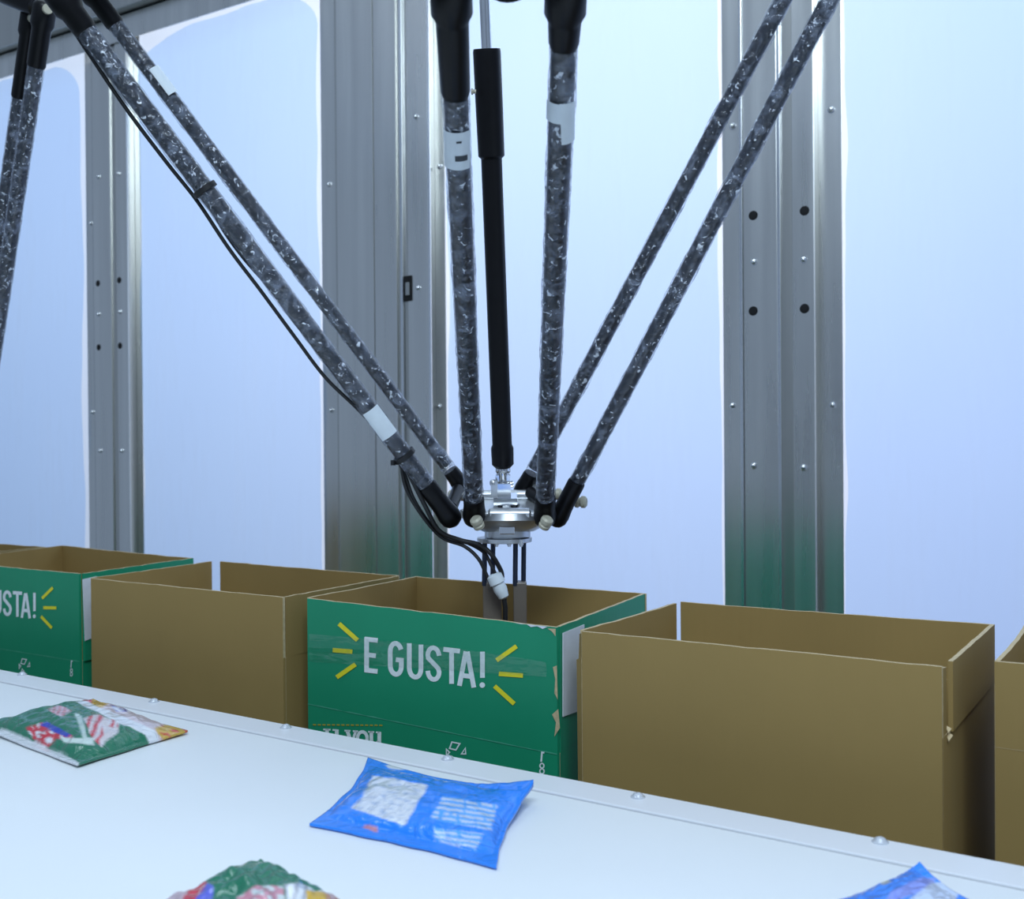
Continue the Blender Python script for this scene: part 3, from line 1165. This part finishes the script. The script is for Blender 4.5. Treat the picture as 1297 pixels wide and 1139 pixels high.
def patch(parent, lo, hi, r, s0, s1, th0, th1, material, name, skew=0.0, off=0.0030):
    """curved sticker on a rod; angles measured from the direction to the camera"""
    lo, hi = V(lo), V(hi)
    t = (hi - lo).normalized()
    mid = lo + t * (s0 + s1) / 2
    toc = CAM - mid
    a = (toc - t * toc.dot(t)).normalized()
    b = t.cross(a)
    mb = MB()
    n, m_ = 10, 6
    vs, fs = [], []
    for j in range(m_ + 1):
        s = s0 + (s1 - s0) * j / m_
        for i in range(n + 1):
            th = math.radians(th0 + (th1 - th0) * i / n + skew * (j / m_ - .5))
            vs.append(lo + t * s + (a * math.cos(th) + b * math.sin(th)) * (r + off))
    for j in range(m_):
        for i in range(n):
            q = j * (n + 1) + i
            fs.append((q, q + 1, q + n + 2, q + n + 1))
    mb.add(vs, fs)
    return mb.build(name, material, parent, smooth=True)


DP = 1.28
rb = thing('delta_robot', P(642, 640, DP), 'three-armed delta robot wrapped in plastic film, reaching into the green box', 'robot')
RR_ = 0.0099

cl_lo, cl_hi = P(601, 652, 1.235), P(571, -14, 0.775)
cr_lo, cr_hi = P(690, 652, 1.235), P(717, -14, 0.775)
lf_lo, lf_hi = P(568, 652, 1.25), P(72, -10, 1.065)
lr_lo, lr_hi = P(583, 613, 1.33), P(106, -22, 1.145)
rf_lo, rf_hi = P(709, 652, 1.25), P(1088, -72, 1.00)
rr_lo, rr_hi = P(664, 618, 1.33), P(1028, -68, 1.075)
c1, _ = rod(rb, cl_lo, cl_hi, RR_, 1, low_len=0.032, hi_len=0.030, black_top=0.055)
c2, _ = rod(rb, cr_lo, cr_hi, RR_, 2, low_len=0.032, hi_len=0.030, black_top=0.015)
l1, tl1 = rod(rb, lf_lo, lf_hi, 0.0098, 3, low_len=0.045, hi_len=0.045)
l2, _ = rod(rb, lr_lo, lr_hi, 0.0082, 4, low_len=0.022, hi_len=0.052)
r1, _ = rod(rb, rf_lo, rf_hi, 0.0085, 5, low_len=0.048, hi_len=0.05, wrap_amp=1.2)
r2, _ = rod(rb, rr_lo, rr_hi, 0.0084, 6, low_len=0.022, hi_len=0.05, wrap_amp=1.2)


def along(lo, hi, py):
    """distance along a rod where it crosses an image row"""
    best = None
    for i in range(1001):
        p = V(lo).lerp(V(hi), i / 1000) - CAM
        y = H / 2 - FPX * p.dot(CU) / p.dot(FWD)
        if best is None or abs(y - py) < best[0]:
            best = (abs(y - py), i / 1000 * (V(hi) - V(lo)).length)
    return best[1]


st = patch(c1, cl_lo, cl_hi, RR_, along(cl_lo, cl_hi, 205), along(cl_lo, cl_hi, 158), -62, 50, M['sticker'], 'sticker', 12)
patch(c1, cl_lo, cl_hi, RR_, along(cl_lo, cl_hi, 193), along(cl_lo, cl_hi, 187), -12, 34, M['ink'], 'sticker_mark', 0, 0.0034)
patch(c1, cl_lo, cl_hi, RR_, along(cl_lo, cl_hi, 171), along(cl_lo, cl_hi, 168), -5, 14, M['ink'], 'sticker_mark', 0, 0.0034)
patch(c2, cr_lo, cr_hi, RR_, along(cr_lo, cr_hi, 147), along(cr_lo, cr_hi, 122), -72, 2, M['sticker'], 'sticker', 0, 0.0024)
patch(c2, cr_lo, cr_hi, RR_, along(cr_lo, cr_hi, 173), along(cr_lo, cr_hi, 121), 0, 66, M['sticker'], 'sticker', -14, 0.0024)
patch(l1, lf_lo, lf_hi, 0.0098, along(lf_lo, lf_hi, 551), along(lf_lo, lf_hi, 518), -50, 55, M['sticker'], 'sticker', 0)
patch(l2, lr_lo, lr_hi, 0.0082, along(lr_lo, lr_hi, 123), along(lr_lo, lr_hi, 90), 0, 85, M['sticker'], 'sticker', 0)

# telescopic drive shaft
s0, s1, s2, s3 = P(637, 592, DP), P(622.5, 200, 1.19), P(616.5, 62, 1.155), P(606, -190, 1.10)
d1 = (s2 - s0).normalized()
mb = MB()
mb.sweep([s1 - d1 * 0.05, s3], 0.0058, 18)
sh = mb.build('drive_shaft', M['chrome'], rb, smooth=True)
mb = MB()
Ls = (s1 - s0).length
mb.lathe(s0, s1, [(0, 0.0095), (0.004, 0.0132), (0.024, 0.0136), (0.028, 0.0118), (Ls, 0.0118)], 28)
mb.build('shaft_tube', M['black'], sh, smooth=True, sharp=30)
mb = MB()
Ls = (s2 - s1).length
mb.lathe(s1, s2, [(-0.001, 0.0118), (0.002, 0.0148), (Ls * .5, 0.0152), (Ls - 0.003, 0.0152), (Ls, 0.0146), (Ls + 0.0001, 0.010), (Ls - 0.004, 0.0085)], 28)
mb.build('shaft_sleeve', M['black'], sh, smooth=True, sharp=30)
mb = MB()
g = P(598, 116, 1.14)
mb.lathe(P(603, 116, 1.15), P(594, 116, 1.15), [(0, .0022), (.003, .0022), (.0035, .0034), (.005, .0034), (.0055, .002)], 12)
mb.build('grub_screw', M['pin'], sh, smooth=True)

# moving platform: frame tilted a little towards the viewer, as in the picture
TILT = math.radians(13)
PX, PYv = RH, FH * math.cos(TILT) + UP * math.sin(TILT)
PZ = PX.cross(PYv)
PC = P(646, 640, DP)


def pl(x, y, z):
    return PC + PX * x + PYv * y + PZ * z


mb = MB()
hexp = [(-0.045, -0.040), (0.045, -0.040), (0.060, -0.010), (0.022, 0.058), (-0.022, 0.058), (-0.060, -0.010)]
vs = [pl(x, y, -0.012) for x, y in hexp] + [pl(x, y, -0.002) for x, y in hexp]
mb.add(vs, [(5, 4, 3, 2, 1, 0), (6, 7, 8, 9, 10, 11)] + [(i, (i + 1) % 6, 6 + (i + 1) % 6, 6 + i) for i in range(6)])
plat = mb.build('platform', M['alu'], rb, bevel=0.0015)
# joint bars of the three arms and their bushings
for a, b, mm in ((cl_lo, cr_lo, 'alu'), (lf_lo, lr_lo, 'black'), (rf_lo, rr_lo, 'black')):
    d = (b - a).normalized()
    mb = MB()
    mb.lathe(a + d * 0.010, b, [(0, .0045), (.006, .0048), (.008, .0078), ((b - a).length - .028, .0078), ((b - a).length - .026, .0048), ((b - a).length - .02, .0045)], 18)
    mb.build('joint_bar', M[mm], plat, smooth=True, sharp=40)
rear0, rear1 = P(572, 628, 1.325), P(708, 627, 1.315)
mb = MB()
mb.sweep([rear0, rear1], 0.0068, 16)
mb.build('joint_bar', M['alu'], plat, smooth=True, sharp=40)
mb = MB()
mb.sweep([P(662, 617, 1.335), P(690, 621, 1.315)], 0.0065, 16)
mb.build('joint_bar', M['alu'], plat, smooth=True, sharp=40)
for px, py, dp, dirv in ((604, 661, 1.212, -1), (692, 661, 1.212, 1), (574, 628, 1.312, -1), (706, 626, 1.305, 1), (737, 636, 1.26, 1)):
    c = P(px, py, dp)
    dd = (-FH * 0.35 + RH * (0.25 * dirv) + UP * (0.55 if py > 650 else 0.1)).normalized() if py > 650 else (RH * dirv - FH * 0.3).normalized()
    mb = MB()
    mb.lathe(c - dd * 0.009, c + dd * 0.009, [(0, .0030), (.001, .0066), (.0045, .0070), (.0058, .0055), (.0076, .0055), (.0088, .0073), (.0130, .0070), (.0150, .0045)], 16)
    mb.build('bushing', M['pin'], plat, smooth=True, sharp=35)
# link between rear bar end and the near right socket
mb = MB()
mb.sweep([P(720, 634, 1.262), P(736, 636, 1.26)], 0.004, 12)
mb.build('bushing_pin', M['alu'], plat, smooth=True)
# universal joint
mb = MB()
mb.lathe(P(637, 594, DP), P(637, 612, DP), [(-0.004, .0085), (.003, .0092), (.006, .0072), (.016, .0072)], 18)
for sx in (-1, 1):
    mb.obox(P(637 + sx * 7, 611, DP), PX, PYv, PZ, .0022, .006, .010)
mb.build('universal_joint', M['chrome'], plat, smooth=True, sharp=35)
mb = MB()
mb.sweep([P(626, 617, DP - .002), P(650, 613, DP - .002)], 0.0042, 14)
mb.ball(P(638, 616, DP), .008)
mb.build('joint_cross', M['chrome'], plat, smooth=True, sharp=35)
mb = MB()
for sy in (-1, 1):
    mb.obox(P(638, 622, DP + sy * .009), PX, PYv, PZ, .0085, .0024, .009)
mb.obox(P(640, 632, DP), PX, PYv, PZ, .014, .013, .004)
mb.lathe(P(641, 633, DP), P(642, 648, DP), [(0, .011), (.006, .011), (.0062, .016), (.014, .016)], 20)
mb.build('lower_yoke', M['chrome'], plat, smooth=True, sharp=35)
mb = MB()
mb.obox(P(626, 621, DP - .012), PX, PYv, PZ, .004, .003, .009)
mb.ball(P(625, 612, DP - .013), .0046, 12, 8)
mb.build('yoke_clamp', M['alu'], plat, smooth=True, sharp=35)
# flange below the platform
mb = MB()
f0_, f1_ = P(644, 652, DP - .01), P(640, 700, DP)
tdir = (-UP * math.cos(math.radians(5)) + FH * math.sin(math.radians(5)) * -1).normalized()
mb.lathe(f0_, f0_ + tdir, [(0.0, .047), (.008, .049), (.014, .042), (.020, .030), (.0205, .026), (.027, .026)], 32)
mb.build('platform_hub', M['alu'], plat, smooth=True, sharp=30)
mb = MB()
mb.obox(P(642, 669, DP - .046), RH, FH, UP, .009, .004, .007)
mb.build('hub_block', M['chrome'], plat, bevel=.0008)

# gripper
gr0 = P(639, 673, DP)
mb = MB()
mb.lathe(gr0, gr0 - UP, [(0, .024), (.007, .024), (.0075, .033), (.012, .033), (.0125, .0325)], 36)
grip = mb.build('gripper', M['alu'], rb, smooth=True, sharp=30)
for px in (629, 645, 660):
    mb = MB()
    mb.lathe(P(px, 684, DP - .026), P(px, 692, DP - .026), [(0, .003), (.006, .003), (.0062, .002), (.008, .002)], 10)
    mb.build('flange_bolt', M['chrome'], grip, smooth=True)
for px, dd in ((614, -.006), (624.5, .012), (653, -.006), (663.5, .008)):
    mb = MB()
    mb.sweep([P(px, 686, DP + dd), P(px - .5, 742, DP + dd)], 0.0030, 12)
    mb.build('guide_rod', M['rod_dark'], grip, smooth=True)
for x0_, x1_ in ((611.5, 635), (650, 667)):
    mb = MB()
    a, b = P(x0_, 738, DP - .008), P(x1_, 738, DP - .008)
    zt, zb = a.z, a.z - 0.125
    vs = []
    for z in (zb, zt):
        for q in (a, b, b + FH * .022, a + FH * .022):
            vs.append(V((q.x, q.y, z)))
    mb.add(vs, [(0, 3, 2, 1), (4, 5, 6, 7), (0, 1, 5, 4), (1, 2, 6, 5), (2, 3, 7, 6), (3, 0, 4, 7)])
    mb.build('finger', M['finger'], grip, bevel=.0015)
mb = MB()
a, b = P(625, 727, DP - .030), P(639, 758, DP - .030)
mb.lathe(a, b, [(0, .006), (.002, .0095), (.012, .0098), (.013, .0075), (.020, .0082), (.030, .006), (.032, .003)], 14)
mb.build('air_fitting', M['sticker'], grip, smooth=True, sharp=40)
mb = MB()
mb.sweep([P(638, 755, DP - .03), P(640, 770, DP - .03), P(640, 800, DP - .03)], .0030, 10)
mb.build('vacuum_tube', M['rubber'], grip, smooth=True)


# cables ------------------------------------------------------------------
def spline(pts, n=8):
    out = []
    for i in range(len(pts) - 1):
        p0, p1, p2, p3 = pts[max(i - 1, 0)], pts[i], pts[i + 1], pts[min(i + 2, len(pts) - 1)]
        for k in range(n):
            t = k / n
            out.append(0.5 * ((2 * p1) + (p2 - p0) * t + (2 * p0 - 5 * p1 + 4 * p2 - p3) * t * t + (3 * p1 - p0 - 3 * p2 + p3) * t ** 3))
    out.append(pts[-1])
    return out


def lfd(y):       # depth of the near left rod at an image row
    p = V(lf_lo) + tl1 * along(lf_lo, lf_hi, y) - CAM
    return p.dot(FWD)


def cable(pix, r=0.0026):
    pts = [P(x, y, d) for x, y, d in pix]
    mb = MB()
    mb.sweep(spline(pts), r, 10)
    return mb.build('cable', M['rubber'], rb, smooth=True)


cable([(70, -25, 1.06), (88, 28, lfd(28)), (122, 82, lfd(82)), (165, 145, lfd(145)), (212, 207, lfd(207)), (250, 255, lfd(255)), (290, 315, lfd(315)),
       (330, 368, lfd(368)), (372, 425, lfd(425)), (412, 478, lfd(478)), (455, 520, lfd(520)), (492, 562, lfd(562)), (512, 600, 1.235), (524, 632, 1.24), (545, 664, 1.25),
       (568, 683, 1.26), (592, 688, 1.262), (613, 700, 1.255), (622, 716, 1.25), (629, 730, 1.25)], 0.0021)
cable([(262, 246, lfd(246) - .002), (280, 285, lfd(285)), (308, 325, lfd(325)), (340, 362, lfd(362)), (380, 415, lfd(415) - .004), (420, 464, lfd(464) - .006),
       (460, 512, lfd(512) - .004), (500, 566, lfd(566) - .006), (518, 600, 1.23), (538, 640, 1.235), (556, 672, 1.245), (582, 684, 1.252), (606, 690, 1.25), (622, 702, 1.245), (634, 722, 1.25), (636, 732, 1.25)], 0.0028)
cable([(508, 582, 1.232), (514, 618, 1.236), (536, 655, 1.245), (560, 681, 1.255), (588, 692, 1.255), (606, 708, 1.25), (616, 728, 1.25), (622, 742, 1.25)], 0.0022)
for yy in (240, 577):
    c = V(lf_lo) + tl1 * along(lf_lo, lf_hi, yy)
    mb = MB()
    mb.lathe(c, c + tl1, [(-.003, .0118), (-.0028, .0138), (.0028, .0138), (.003, .0118)], 20)
    mb.lathe(P(262 if yy == 240 else 498, yy + 6, lfd(yy) - .004), P(262 if yy == 240 else 498, yy + 14, lfd(yy) - .004), [(0, .003), (.006, .003)], 8)
    mb.build('cable_tie', M['rubber'], rb, smooth=True, sharp=40)
# upper arms and base above the frame
ctop = P(603, -330, 1.06)
bz = ctop.z
mb = MB()
mb.lathe(V((ctop.x, ctop.y, bz)), V((ctop.x, ctop.y, bz + 1)), [(0, .10), (.01, .17), (.05, .18), (.13, .17), (.14, .12)], 40)
mb.build('robot_base', M['paper'], rb, smooth=True, sharp=30)
for a, b in ((cl_hi, cr_hi), (lf_hi, lr_hi), (rf_hi, rr_hi)):
    d = (b - a).normalized()
    mb = MB()
    mb.sweep([a - d * .014, b + d * .014], .0062, 14)
    kn = mb.build('elbow_pin', M['alu'], rb, smooth=True)
    mid = (a + b) / 2
    cen = V((ctop.x, ctop.y, bz + .05))
    out = V((mid.x - cen.x, mid.y - cen.y, 0)).normalized()
    hub = cen + out * .19
    mb = MB()
    mb.sweep([mid, mid.lerp(hub, .15), mid.lerp(hub, .6), hub], [.016, .019, .026, .034], 20)
    mb.build('upper_arm', M['black'], rb, smooth=True, sharp=50)
    sd = out.cross(UP)
    mb = MB()
    mb.lathe(hub - sd * .05, hub + sd * .05, [(0, .035), (.003, .042), (.097, .042), (.1, .035)], 26)
    mb.build('motor_hub', M['steel_dark'], rb, smooth=True, sharp=30)
for y in (-.16, .16):
    pass
mb = MB()
mb.lathe(V((ctop.x, ctop.y, bz + .14)), V((ctop.x, ctop.y, bz + 2)), [(0, .06), (.45, .06), (.451, .12), (.47, .12)], 24)
mb.build('mounting_column', M['steel_dark'], rb, smooth=True, sharp=30)

# ------------------------------------------------------------------ second robot at the left edge
s_lo = [P(-38, 560, 1.72), P(-24, 560, 1.66)]
s_hi = [P(38, 25, 1.50), P(56, 14, 1.44)]
r2b = thing('delta_robot', P(-30, 600, 1.70), 'second delta robot whose paired dark rods hang at the far end', 'robot')
for k in range(2):
    rod(r2b, s_lo[k], s_hi[k], 0.0098 if k else 0.0086, 8 + k, low_len=0.04, hi_len=0.075 if k else 0.11, wrap_amp=0.6)
mb = MB()
d = (s_hi[1] - s_hi[0]).normalized()
mb.sweep([s_hi[0] - d * .016, s_hi[1] + d * .02], .0065, 14)
mb.build('elbow_pin', M['pin'], r2b, smooth=True)
mid = (s_hi[0] + s_hi[1]) / 2
hub = P(-215, -130, 1.62)
mb = MB()
mb.sweep([mid + UP * .012, mid.lerp(hub, .12) + UP * .012, mid.lerp(hub, .6) + UP * .01, hub], [.014, .020, .026, .034], 18)
mb.build('upper_arm', M['black'], r2b, smooth=True, sharp=50)
mb = MB()
mb.lathe(hub - FH * .08, hub + FH * .08, [(0, .05), (.004, .06), (.156, .06), (.16, .05)], 24)
mb.build('motor_hub', M['steel_dark'], r2b, smooth=True, sharp=30)
mb = MB()
mb.lathe(V((hub.x - .2, hub.y, hub.z - .03)), V((hub.x - .2, hub.y, hub.z + 1)), [(0, .12), (.01, .18), (.12, .18), (.13, .12), (.65, .06)], 32)
mb.build('robot_base', M['paper'], r2b, smooth=True, sharp=30)
mb = MB()
c0 = (s_lo[0] + s_lo[1]) / 2 - UP * .02
mb.lathe(c0 - UP * .012 - RH * .05, c0 + UP - RH * .05, [(0, .05), (.004, .06), (.02, .06), (.024, .05)], 24)
mb.build('platform', M['alu'], r2b, smooth=True, sharp=30)


# ------------------------------------------------------------------ snack packets
def inside(poly_, x, y):
    c = False
    n = len(poly_)
    j = n - 1
    for i in range(n):
        xi, yi = poly_[i]
        xj, yj = poly_[j]
        if (yi > y) != (yj > y) and x < (xj - xi) * (y - yi) / (yj - yi) + xi:
            c = not c
        j = i
    return c


def packet(label, corners, thick, paint, lifts=(0, 0, 0, 0), seed=0, group=None, seal=0.07, pw=0.5, pinch=0.03):
    """corners: near-left, near-right, far-right, far-left as points on the belt; paint(px,py,s,t)->rgb"""
    c = [V(p) for p in corners]
    ctr = (c[0] + c[1] + c[2] + c[3]) / 4
    NU, NV = 150, 120
    def top(s, t):
        sp = 0.5 + (s - 0.5) * (1 - pinch * math.sin(math.pi * t) * (1 + 0.5 * noise.noise(V((t * 4, seed, s * 2)))))
        tp = 0.5 + (t - 0.5) * (1 - 0.5 * pinch * math.sin(math.pi * s) * (1 + noise.noise(V((s * 5, seed, t * 2)))))
        base_ = c[0].lerp(c[1], sp).lerp(c[3].lerp(c[2], sp), tp)
        es = min(1.0, max(0.0, (min(s, 1 - s) - seal * .25) / 0.42))
        et = min(1.0, max(0.0, (min(t, 1 - t) - seal) / 0.36))
        es = max(es, 0)
        prof = (math.sin(es * math.pi / 2) ** pw) * (math.sin(et * math.pi / 2) ** pw)
        lf = (lifts[0] * ((1 - s) * (1 - t)) ** 3 + lifts[1] * (s * (1 - t)) ** 3 + lifts[2] * (s * t) ** 3 + lifts[3] * ((1 - s) * t) ** 3)
        wr = 0.10 * thick * noise.noise(V((s * 7, t * 7, seed))) * (0.25 + prof) + 0.05 * thick * noise.noise(V((s * 19, t * 15, seed + 5)))
        wr += 0.5 * thick * 0.14 * noise.noise(V((s * 3 + t * 9, seed * 2.2, 0))) * prof
        z = thick * prof + lf + wr * 1.2
        return base_, z, lf, prof
    vs, cols = [], []
    for i in range(NU + 1):
        for j in range(NV + 1):
            s, t = i / NU, j / NV
            b_, z, lf, prof = top(s, t)
            p = V((b_.x, b_.y, ZC + 0.0012 + max(z, lf * .8 + 0.0012)))
            vs.append(p)
            d = p - CAM
            k = d.dot(FWD)
            cols.append(paint(W / 2 + FPX * d.dot(CR) / k, H / 2 - FPX * d.dot(CU) / k, s, t))
    nt_ = len(vs)
    # underside, coarse copy of the outline
    for i in range(NU + 1):
        for j in range(NV + 1):
            s, t = i / NU, j / NV
            b_, z, lf, prof = top(s, t)
            vs.append(V((b_.x, b_.y, ZC + 0.0002 + lf * .75)))
            cols.append(cols[i * (NV + 1) + j])
    fs = []
    q = NV + 1
    for i in range(NU):
        for j in range(NV):
            a = i * q + j
            fs.append((a, a + q, a + q + 1, a + 1))
            fs.append((nt_ + a, nt_ + a + 1, nt_ + a + q + 1, nt_ + a + q))
    rim = [i * q for i in range(NU + 1)] + [NU * q + j for j in range(1, NV + 1)] + [i * q + NV for i in range(NU - 1, -1, -1)] + [j for j in range(NV - 1, 0, -1)]
    for k in range(len(rim)):
        a, b = rim[k], rim[(k + 1) % len(rim)]
        fs.append((a, nt_ + a, nt_ + b, b))
    loc = V((ctr.x, ctr.y, ZC))
    me = bpy.data.meshes.new('snack_packet')
    me.from_pydata([v - loc for v in vs], [], fs)
    at = me.color_attributes.new('print', 'FLOAT_COLOR', 'POINT')
    for i, cc in enumerate(cols):
        at.data[i].color = (cc[0], cc[1], cc[2], 1)
    for p in me.polygons:
        p.use_smooth = True
    me.materials.append(M['pouch'])
    o = bpy.data.objects.new('snack_packet', me)
    COL.objects.link(o)
    o.location = loc
    return tag(o, label, 'packet', group)


def layers(base_, shapes):
    """print layout: list of (polygon, colour) in the photograph's frame, applied to the foil's top"""
    def one(px, py, s, t):
        c = base_(px, py, s, t) if callable(base_) else base_
        for pg, col in shapes:
            if inside(pg, px, py):
                c = col(px, py) if callable(col) else col
        return c

    def f(px, py, s, t):
        wx_ = 2.2 * noise.noise(V((px * .08, py * .12, 7)))
        wy_ = 1.6 * noise.noise(V((px * .07, py * .10, 17)))
        acc = [0, 0, 0]
        for ox, oy in ((0, 0), (1.5, .4), (-1.5, -.4), (.6, 1.1), (-.6, -1.1)):
            cc = one(px + wx_ + ox, py + wy_ + oy, s, t)
            for k in range(3):
                acc[k] += cc[k] / 5
        return acc
    return f


GREEN, RED, WHITE, BLUE = (0.010, 0.16, 0.085), (0.55, 0.03, 0.05), (0.72, 0.74, 0.78), (0.012, 0.24, 0.92)
PINK, YEL, NAVY = (0.60, 0.25, 0.32), (0.62, 0.38, 0.04), (0.02, 0.05, 0.42)
LBLUE, PALE = (0.09, 0.38, 0.92), (0.55, 0.64, 0.82)


def stripes(c1_, c2_, fx, fy, ph=0.0, th=0.0):
    return lambda x, y: c1_ if math.sin(x * fx + y * fy + ph) > th else c2_


blue_pts = [on_z(392, 1047, ZC), on_z(629, 1102, ZC), on_z(676, 1020, ZC), on_z(466, 967, ZC)]


def text_rows(x, y):
    # blurred rows of white small print
    v = math.sin((y - (x - 560) * 0.14) * 1.02)
    w = noise.noise(V((x * .13, (y - (x - 560) * .14) * .05, 1)))
    return PALE if v > 0.0 and w > -0.38 else LBLUE


packet('bright blue snack packet with white back-label, its corner curled up', blue_pts, 0.016,
       layers(lambda x, y, s, t: BLUE, [
           ([(472, 982), (552, 996), (548, 1000), (525, 1046), (510, 1045), (445, 1024), (458, 1010)], lambda x, y: (0.70, 0.73, 0.80) if noise.noise(V((x * .10, y * .45, 2))) < .22 else (0.42, 0.50, 0.68)),
           ([(488, 970), (512, 967), (512, 975), (492, 974)], WHITE),
           ([(560, 1008), (630, 1020), (622, 1052), (545, 1038)], text_rows),
           ([(552, 1049), (612, 1056), (604, 1075), (548, 1066)], text_rows),
           ([(548, 985), (563, 978), (572, 984), (520, 1062), (505, 1060)], BLUE),
           ([(470, 1044), (480, 1050), (478, 1055), (458, 1049)], (0.6, 0.25, 0.3)),
       ]), lifts=(0.0, 0.0, 0.020, 0.004), seed=3, seal=0.10, pinch=0.10)

gpts = [on_z(-28, 925, ZC), on_z(98, 973, ZC), on_z(238, 930, ZC), on_z(118, 893, ZC)]
gl = layers(lambda x, y, s, t: GREEN, [
    ([(-40, 925), (-40, 938), (0, 936), (98, 985), (100, 965), (60, 948), (20, 928), (0, 924)], WHITE),
    ([(-40, 922), (0, 918), (22, 927), (60, 943), (99, 962), (100, 968), (160, 950), (100, 900), (0, 905)], GREEN),
    ([(60, 898), (75, 893), (90, 900), (78, 908)], stripes((0.62, 0.45, 0.5), RED, 0.9, 0.3, 0, -.6)),
    ([(33, 923), (52, 915), (92, 932), (88, 940), (70, 936), (62, 946), (44, 938)], lambda x, y: RED if noise.noise(V((x * .12, y * .2, 5))) > -.1 else WHITE),
    ([(50, 918), (58, 914), (90, 930), (85, 935)], NAVY),
    ([(105, 910), (125, 905), (152, 916), (150, 926), (128, 946), (116, 934)], lambda x, y: RED if math.sin(x * .55 + y * .25) > .1 and x < 131 else (0.66, 0.60, 0.62)),
    ([(95, 903), (102, 905), (112, 940), (106, 938)], (0.5, 0.62, 0.58)),
    ([(136, 912), (148, 911), (150, 921), (140, 922)], stripes(RED, WHITE, .8, .2)),
    ([(76, 935), (120, 935), (118, 943), (80, 941)], (0.6, 0.7, 0.66)),
    ([(92, 887), (104, 884), (200, 925), (206, 938), (190, 943), (184, 930), (150, 915), (120, 901)], WHITE),
    ([(100, 885), (112, 878), (240, 920), (245, 930), (203, 938), (196, 925), (150, 905)], (0.66, 0.56, 0.60)),
    ([(104, 886), (112, 878), (136, 882), (139, 890), (128, 896)], lambda x, y: YEL if x > 116 else RED),
    ([(139, 892), (160, 898), (166, 903), (146, 900)], lambda x, y: NAVY if noise.noise(V((x * .2, y * .4, 1))) > 0 else WHITE),
    ([(168, 897), (186, 903), (182, 907), (170, 904)], stripes(RED, WHITE, .7, .5)),
    ([(196, 922), (216, 916), (240, 922), (236, 932), (204, 936)], lambda x, y: (0.60, 0.38, 0.05) if noise.noise(V((x * .1, y * .25, 9))) > -.25 else RED),
])
packet('green snack packet with white end band, lying whole beside the rail', gpts, 0.021, gl, lifts=(.006, .002, .002, .006), seed=11, seal=0.06, pw=0.45)

bp = [on_z(165, 1175, ZC), on_z(330, 1290, ZC), on_z(462, 1163, ZC), on_z(330, 1112, ZC)]
gl2 = layers(lambda x, y, s, t: GREEN if s < .75 else WHITE, [
    ([(205, 1139), (240, 1120), (262, 1117), (250, 1150), (215, 1160)], RED),
    ([(248, 1138), (262, 1119), (272, 1122), (268, 1140), (255, 1160)], (0.10, 0.12, 0.62)),
    ([(180, 1141), (225, 1125), (240, 1122), (232, 1139), (200, 1165)], (0.55, 0.4, 0.45)),
    ([(300, 1137), (325, 1122), (358, 1122), (362, 1150), (300, 1170)], lambda x, y: PINK if noise.noise(V((x * .1, y * .15, 4))) > -.1 else (0.6, 0.66, 0.66)),
    ([(360, 1120), (378, 1118), (396, 1126), (392, 1160), (365, 1160)], stripes(WHITE, (0.35, 0.36, 0.42), .5, .1, 0, -.4)),
    ([(388, 1128), (412, 1130), (412, 1160), (390, 1160)], YEL),
    ([(412, 1130), (450, 1139), (460, 1170), (412, 1160)], (0.55, 0.26, 0.16)),
])
packet('bulging green snack packet lying mid-belt, away from the rail', bp, 0.026, gl2, lifts=(0, 0, .004, .012), seed=23, seal=0.05, pw=0.4)
bb = [on_z(1042, 1150, ZC), on_z(1150, 1260, ZC), on_z(1250, 1155, ZC), on_z(1165, 1112, ZC)]
packet('blue snack packet with a pale centre, lying beside the rail near the large brown box', bb, 0.014,
       layers(lambda x, y, s, t: BLUE, [
           ([(1128, 1130), (1165, 1112), (1186, 1112), (1175, 1128), (1140, 1139), (1110, 1160)], (0.22, 0.30, 0.82)),
           ([(1113, 1116), (1124, 1112), (1128, 1117), (1118, 1121)], (0.45, 0.5, 0.5)),
           ([(1140, 1150), (1180, 1118), (1200, 1117), (1216, 1128), (1200, 1160)], PALE),
       ]), lifts=(0, 0, 0, .010), seed=31, seal=0.08)
